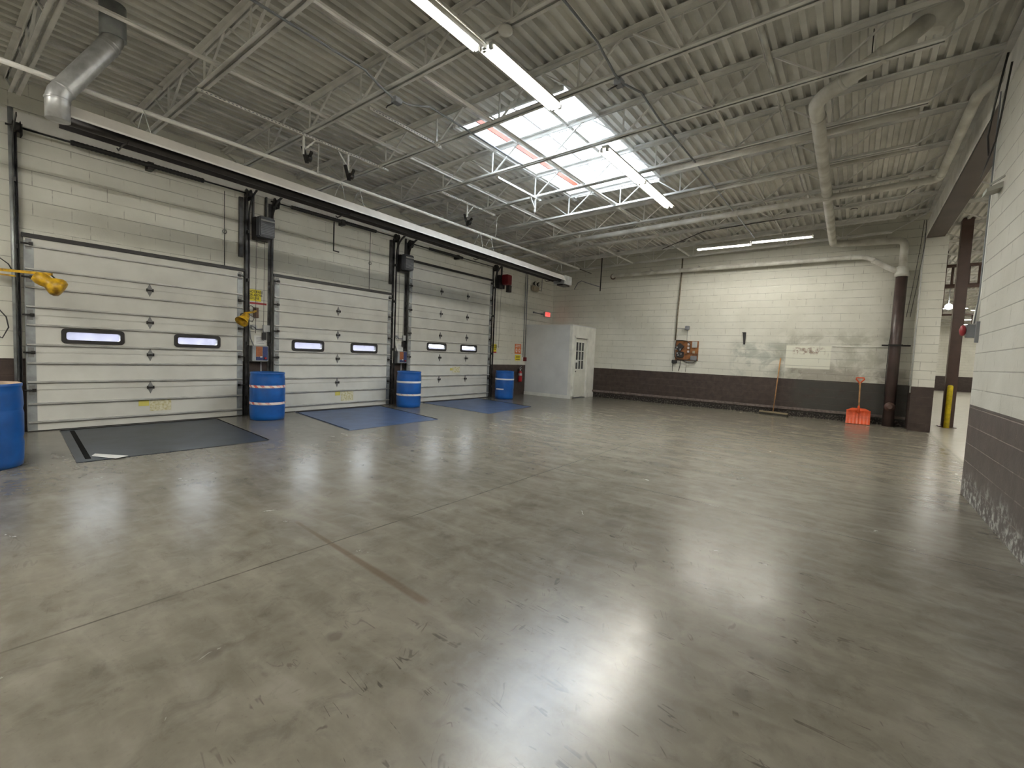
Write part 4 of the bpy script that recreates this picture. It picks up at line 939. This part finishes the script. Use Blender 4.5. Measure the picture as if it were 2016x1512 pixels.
# broom and shovel
t = thing('push_broom', (-1.77, 14.82, 0), 'push broom with orange-brown handle leaning on the back wall', 'broom')
MB().hexa([(-2.13, 14.89, .06), (-1.41, 14.70, .06), (-1.39, 14.77, .06), (-2.11, 14.96, .06), (-2.13, 14.89, .10), (-1.41, 14.70, .10), (-1.39, 14.77, .10), (-2.11, 14.96, .10)]).build('head_block', mat('broom_block', (.30, .24, .15), .7), t)
MB().hexa([(-2.12, 14.88, .0), (-1.42, 14.69, .0), (-1.38, 14.78, .0), (-2.10, 14.97, .0), (-2.13, 14.89, .06), (-1.41, 14.70, .06), (-1.39, 14.77, .06), (-2.11, 14.96, .06)]).build('bristles', BRISTLE, t)
MB().tube([(-1.77, 14.82, .08), (-1.72, 15.10, 1.62)], [.012, .016], 12).build('handle', WOOD, t)
MB().tube([(-1.77, 14.83, .36), (-1.94, 14.87, .10)], .004, 6).tube([(-1.77, 14.83, .36), (-1.58, 14.78, .10)], .004, 6).build('brace', TRACK, t)
t = thing('snow_shovel', (.15, 14.80, 0), 'orange snow shovel leaning on the brown foot of the wall', 'snow shovel')
b = MB(); prof = []
n = 14
front = []; back = []
for k in range(n+1):
    u = k/n; xx = -.10+.50*u; zig = .012*(k % 2)
    front.append((xx, zig))
def yz(v): return (14.62+.16*v+.05*math.sin(v*3.14), .01+.34*v)
rows = [[(xx, yz(v)[0]-z_, yz(v)[1]) for xx, z_ in front]+[(xx, yz(v)[0]-z_+.012, yz(v)[1]) for xx, z_ in reversed(front)] for v in (0, .2, .4, .6, .8, 1)]
b.rings(rows, smooth=False); b.build('blade', ORANGE, t)
MB().hexa([(-.10, 14.76, .34), (.40, 14.76, .34), (.40, 14.80, .34), (-.10, 14.80, .34), (.02, 14.79, .40), (.29, 14.79, .40), (.29, 14.82, .40), (.02, 14.82, .40)]).tube([(.155, 14.76, .28), (.15, 14.82, .46)], [.035, .022], 12).build('socket', ORANGE, t)
MB().tube([(.155, 14.79, .34), (.135, 15.03, 1.06)], .017, 12).build('shaft', WOOD, t)
gx, gy, gz = .132, 15.04, 1.09
MB().tube([(gx, gy-.01, gz-.06), (gx-.035, gy, gz-.01), (gx-.085, gy, gz+.05), (gx-.08, gy, gz+.09), (gx+.08, gy, gz+.09), (gx+.085, gy, gz+.05), (gx+.035, gy, gz-.01)], .018, 10, closed=True).tube([(gx, gy-.01, gz-.09), (gx, gy, gz-.02)], .024, 10).build('grip', ORANGE, t)

# ------------------------------------------------------------------ booth
t = thing('booth', (-8.5, 14.3, 0), 'small white walk-in booth in the back corner', 'booth')
x1 = -7.58; y0 = 13.46; H = 2.45; da, db, dh = 13.70, 14.56, 2.05
MB().box(XW+.01, x1-.10, y0, y0+.1, 0, H).build('front_wall', BOOTH, t)
MB().box(x1-.10, x1, y0, da, 0, H).box(x1-.10, x1, db, YB-.005, 0, H).box(x1-.10, x1, da, db, dh, H).build('side_wall', TRIMW, t)
MB().box(XW+.01, x1, y0, YB-.005, H, H+.03).build('roof', BOOTH, t)
MB().box(XW+.01, x1+.0, y0-.02, y0, 0, .11).build('base_trim', TRIMW, t)
MB().box(x1, x1+.02, y0-.02, da-.005, 0, .09).box(x1, x1+.05, db+.06, YB-.07, 0, .16).build('side_base_trim', TRIMW, t)
MB().box(x1, x1+.02, da-.09, da, 0, dh+.07).box(x1, x1+.02, db, db+.07, 0, dh+.07).box(x1, x1+.025, da-.09, db+.07, dh, dh+.07).build('door_casing', TRIMW, t)
MB().box(x1-.09, x1, da-.0, db, -.0, .012).build('sill', GREYP, t)
d = MB(); xd = x1-.075
wy0, wy1, wz0, wz1 = da+.10, db-.16, .99, 1.92
d.box(xd, xd+.04, da+.01, wy0, .03, dh-.01).box(xd, xd+.04, wy1, db-.01, .03, dh-.01).box(xd, xd+.04, wy0, wy1, .03, wz0).box(xd, xd+.04, wy0, wy1, wz1, dh-.01)
dd = d.build('door', mat('booth_door', (.80, .80, .73), .5, var=.04), t)
MB().box(xd+.015, xd+.02, wy0, wy1, wz0, wz1).build('pane', DARKGL, dd)
b = MB()
for k in range(4): yy = wy0+(wy1-wy0)*k/3; b.box(xd+.012, xd+.048, yy-.012, yy+.012, wz0-.02, wz1+.02)
for k in range(4): zz = wz0+(wz1-wz0)*k/3; b.box(xd+.012, xd+.047, wy0, wy1, zz-.012, zz+.012)
b.build('glazing_grid', TRIMW, dd)
MB().box(xd+.048, xd+.05, wy0-.03, wy0+.14, 1.22, 1.31).build('paper_note', PAPER, dd)
MB().lathe((xd+.04, da+.06, .92), [(.012, 0), (.012, .03), (.026, .04), (.026, .06), (.01, .07)], 14, (1, 0, 0)).build('door_knob', CHROME, dd)
for a, c in ((.15, .45), (.55, .88)): MB().box(xd+.04, xd+.046, wy0+.02, wy0+.25, a, c).box(xd+.04, xd+.046, wy1-.25, wy1-.02, a, c).build('raised_panel', mat('booth_door', (0, 0, 0)), dd)

# ------------------------------------------------------------------ opening, column, bollard, wall devices
t = thing('steel_column', (2.01, 16.25, 0), 'tall brown steel column in the neighbouring bay', 'column')
MB().box(1.90, 2.12, 16.14, 16.36, .02, 5.3).build('shaft', COLB, t, bevel=.01)
MB().box(1.84, 2.18, 16.10, 16.42, 0, .02).build('base_plate', COLB, t)
t = thing('bollard', (1.97, 15.97, 0), 'yellow bollard standing before the brown column', 'bollard')
MB().lathe((1.97, 15.97, 0), [(.057, 0), (.057, 1.06), (.045, 1.09), (.0001, 1.10)], 20).build('post', YELB, t)
MB().box(1.89, 2.05, 15.89, 16.05, 0, .008).build('base_plate', mat('concrete_patch', (.3, .25, .2), .8), t)
# sprinkler grid beyond
for k, (P, lab) in enumerate((([(1.95, 20, 4.76), (3.6, 20, 4.80)], 'upper brown sprinkler pipe beyond the opening'), ([(1.9, 20, 4.13), (3.6, 20, 4.15)], 'thick lower brown pipe beyond the opening'), ([(2.0, 20, 3.24), (2.80, 20, 3.24), (2.82, 20, 2.95)], 'thin bent brown pipe low beyond the opening'))):
    t = conduit('sprinkler_pipe', P, (.05, .07, .035)[k], COLB, lab, 'pipe')
    MB().tube([(P[0][0]+.1, 20, P[0][2]), (P[0][0]+.1, 20, ZD(2.2)+.44)], .012, 6).build('hanger', COLB, t)
    if k == 0:
        for xx in (2.25, 2.62, 2.86): MB().tube([(xx, 20, 4.76), (xx, 20, 4.15)], .035, 8).build('riser', COLB, t)
        MB().tube([(3.5, 20, 4.80), (3.5, 20, ZD(3.5))], .02, 8).build('hanger_rod', COLB, t)
conduit('corner_pipe', [(XR+.02, 7.50, 4.50), (XR+.02, 7.50, 2.30), (XR-.01, 7.50, 2.12), (XR-.02, 7.50, 1.98)], .030, TRIMW, 'white conduit down the corner of the right wall')
conduit('cable', [(XR-.02, 7.44, 4.55), (XR-.02, 7.44, 2.3), (XR-.04, 7.44, 1.98)], .007, GREYP, 'dark cable down the corner of the right wall', 'cable')
t = thing('fire_bell', (XR-.08, 7.48, 1.80), 'red alarm bell on a grey box at the wall corner', 'alarm bell')
MB().box(XR-.10, XR, 7.40, 7.50, 1.82, 1.97).build('back_box', GREYP, t, bevel=.006)
MB().box(XR-.03, XR-.0, 7.36, 7.40, 1.76, 2.0).build('side_bar', GREYP, t)
MB().lathe((XR-.10, 7.45, 1.90), [(.03, 0), (.055, -.01), (.065, -.03), (.055, -.045), (.02, -.055)], 18, (1, 0, 0)).build('bell', mat('bell_red', (.30, .02, .03), .5), t)
t = thing('wall_bracket', (XR, 7.0, 3.35), 'small white angled bracket high on the right wall', 'bracket')
MB().hexa([(XR-.12, 6.95, 3.33), (XR, 6.95, 3.36), (XR, 7.16, 3.36), (XR-.12, 7.16, 3.33), (XR-.12, 6.95, 3.37), (XR, 6.95, 3.42), (XR, 7.16, 3.42), (XR-.12, 7.16, 3.37)]).bar((XR, 6.90, 3.46), (XR-.1, 6.96, 3.40), .012, .02).build('plate', mat('bracket_grey', (.42, .42, .38), .6), t)
conduit('cable', [(1.04, 7.0, 4.75), (1.02, 7.3, 4.35), (1.00, 7.35, 4.05), (1.03, 7.40, 3.85)], .010, BLACK, 'black cable dropping in front of the beam near the right wall', 'cable')
conduit('cable', [(1.06, 6.9, 4.6), (1.05, 7.1, 4.15), (1.05, 7.25, 3.95), (1.03, 7.45, 3.80), (1.03, 7.75, 3.72)], .009, BLACK, 'black cable curving across the corner of the right wall', 'cable')
for dy, lab in ((0, 'left one of the pair on the pier'), (.07, 'right one of the pair on the pier')):
    conduit('cable', [(1.04+dy*.5, 14.30, 4.9), (1.02+dy, 14.30, 4.4), (.95+dy, 14.34, 3.4), (.90+dy, 14.60, 2.7)], .006, BLACK, 'thin dark cable, '+lab, 'cable')
conduit('conduit', [(1.08, 14.33, 4.6), (1.08, 14.33, 0.9)], .014, GREYL, 'thin pale conduit down the edge of the pier')
conduit('cable', [(-4.66, 13.2, ZD(-4.6)), (-3.2, 11.9, 4.60), (-1.2, 11.95, 4.70), (-.6, 11.9, 4.80), (-.4, 11.92, 4.78)], .010, BLACK, 'black cable sagging along the joist before the back lamps', 'cable')

# ------------------------------------------------------------------ outside the door windows
struct(MB().box(-80, XW-.26, -40, 60, -1.3, -1.2).build('ground_outside', ASPH), 'asphalt yard outside the dock doors', 'yard')
b = MB().box(-32, -31, -30, 40, -1.2, 1.75)
struct(b.build('wall_outside', mat('outside_brick', (.080, .074, .100), .8, var=.2, vs=2)), 'low pinkish building across the yard seen through the door windows', 'building')
for i, (x_, y_) in enumerate(((-17, 1.3), )):
    t = thing('bare_tree', (x_, y_, -1.2), 'bare tree outside, seen through the nearest door window', 'tree')
    MB().tube([(x_, y_, -1.2), (x_, y_, .9)], [.12, .09], 8).build('trunk', BLACKM, t)
    for k in range(9):
        a = -1.1+k*.27
        MB().tube([(x_, y_, .75+.05*(k % 3)), (x_+.2, y_+.5*math.sin(a), 1.2+.2*math.cos(a)), (x_+.3, y_+1.1*math.sin(a), 1.5+.9*math.cos(a))], [.035, .02, .008], 6).build('branch', BLACKM, t)
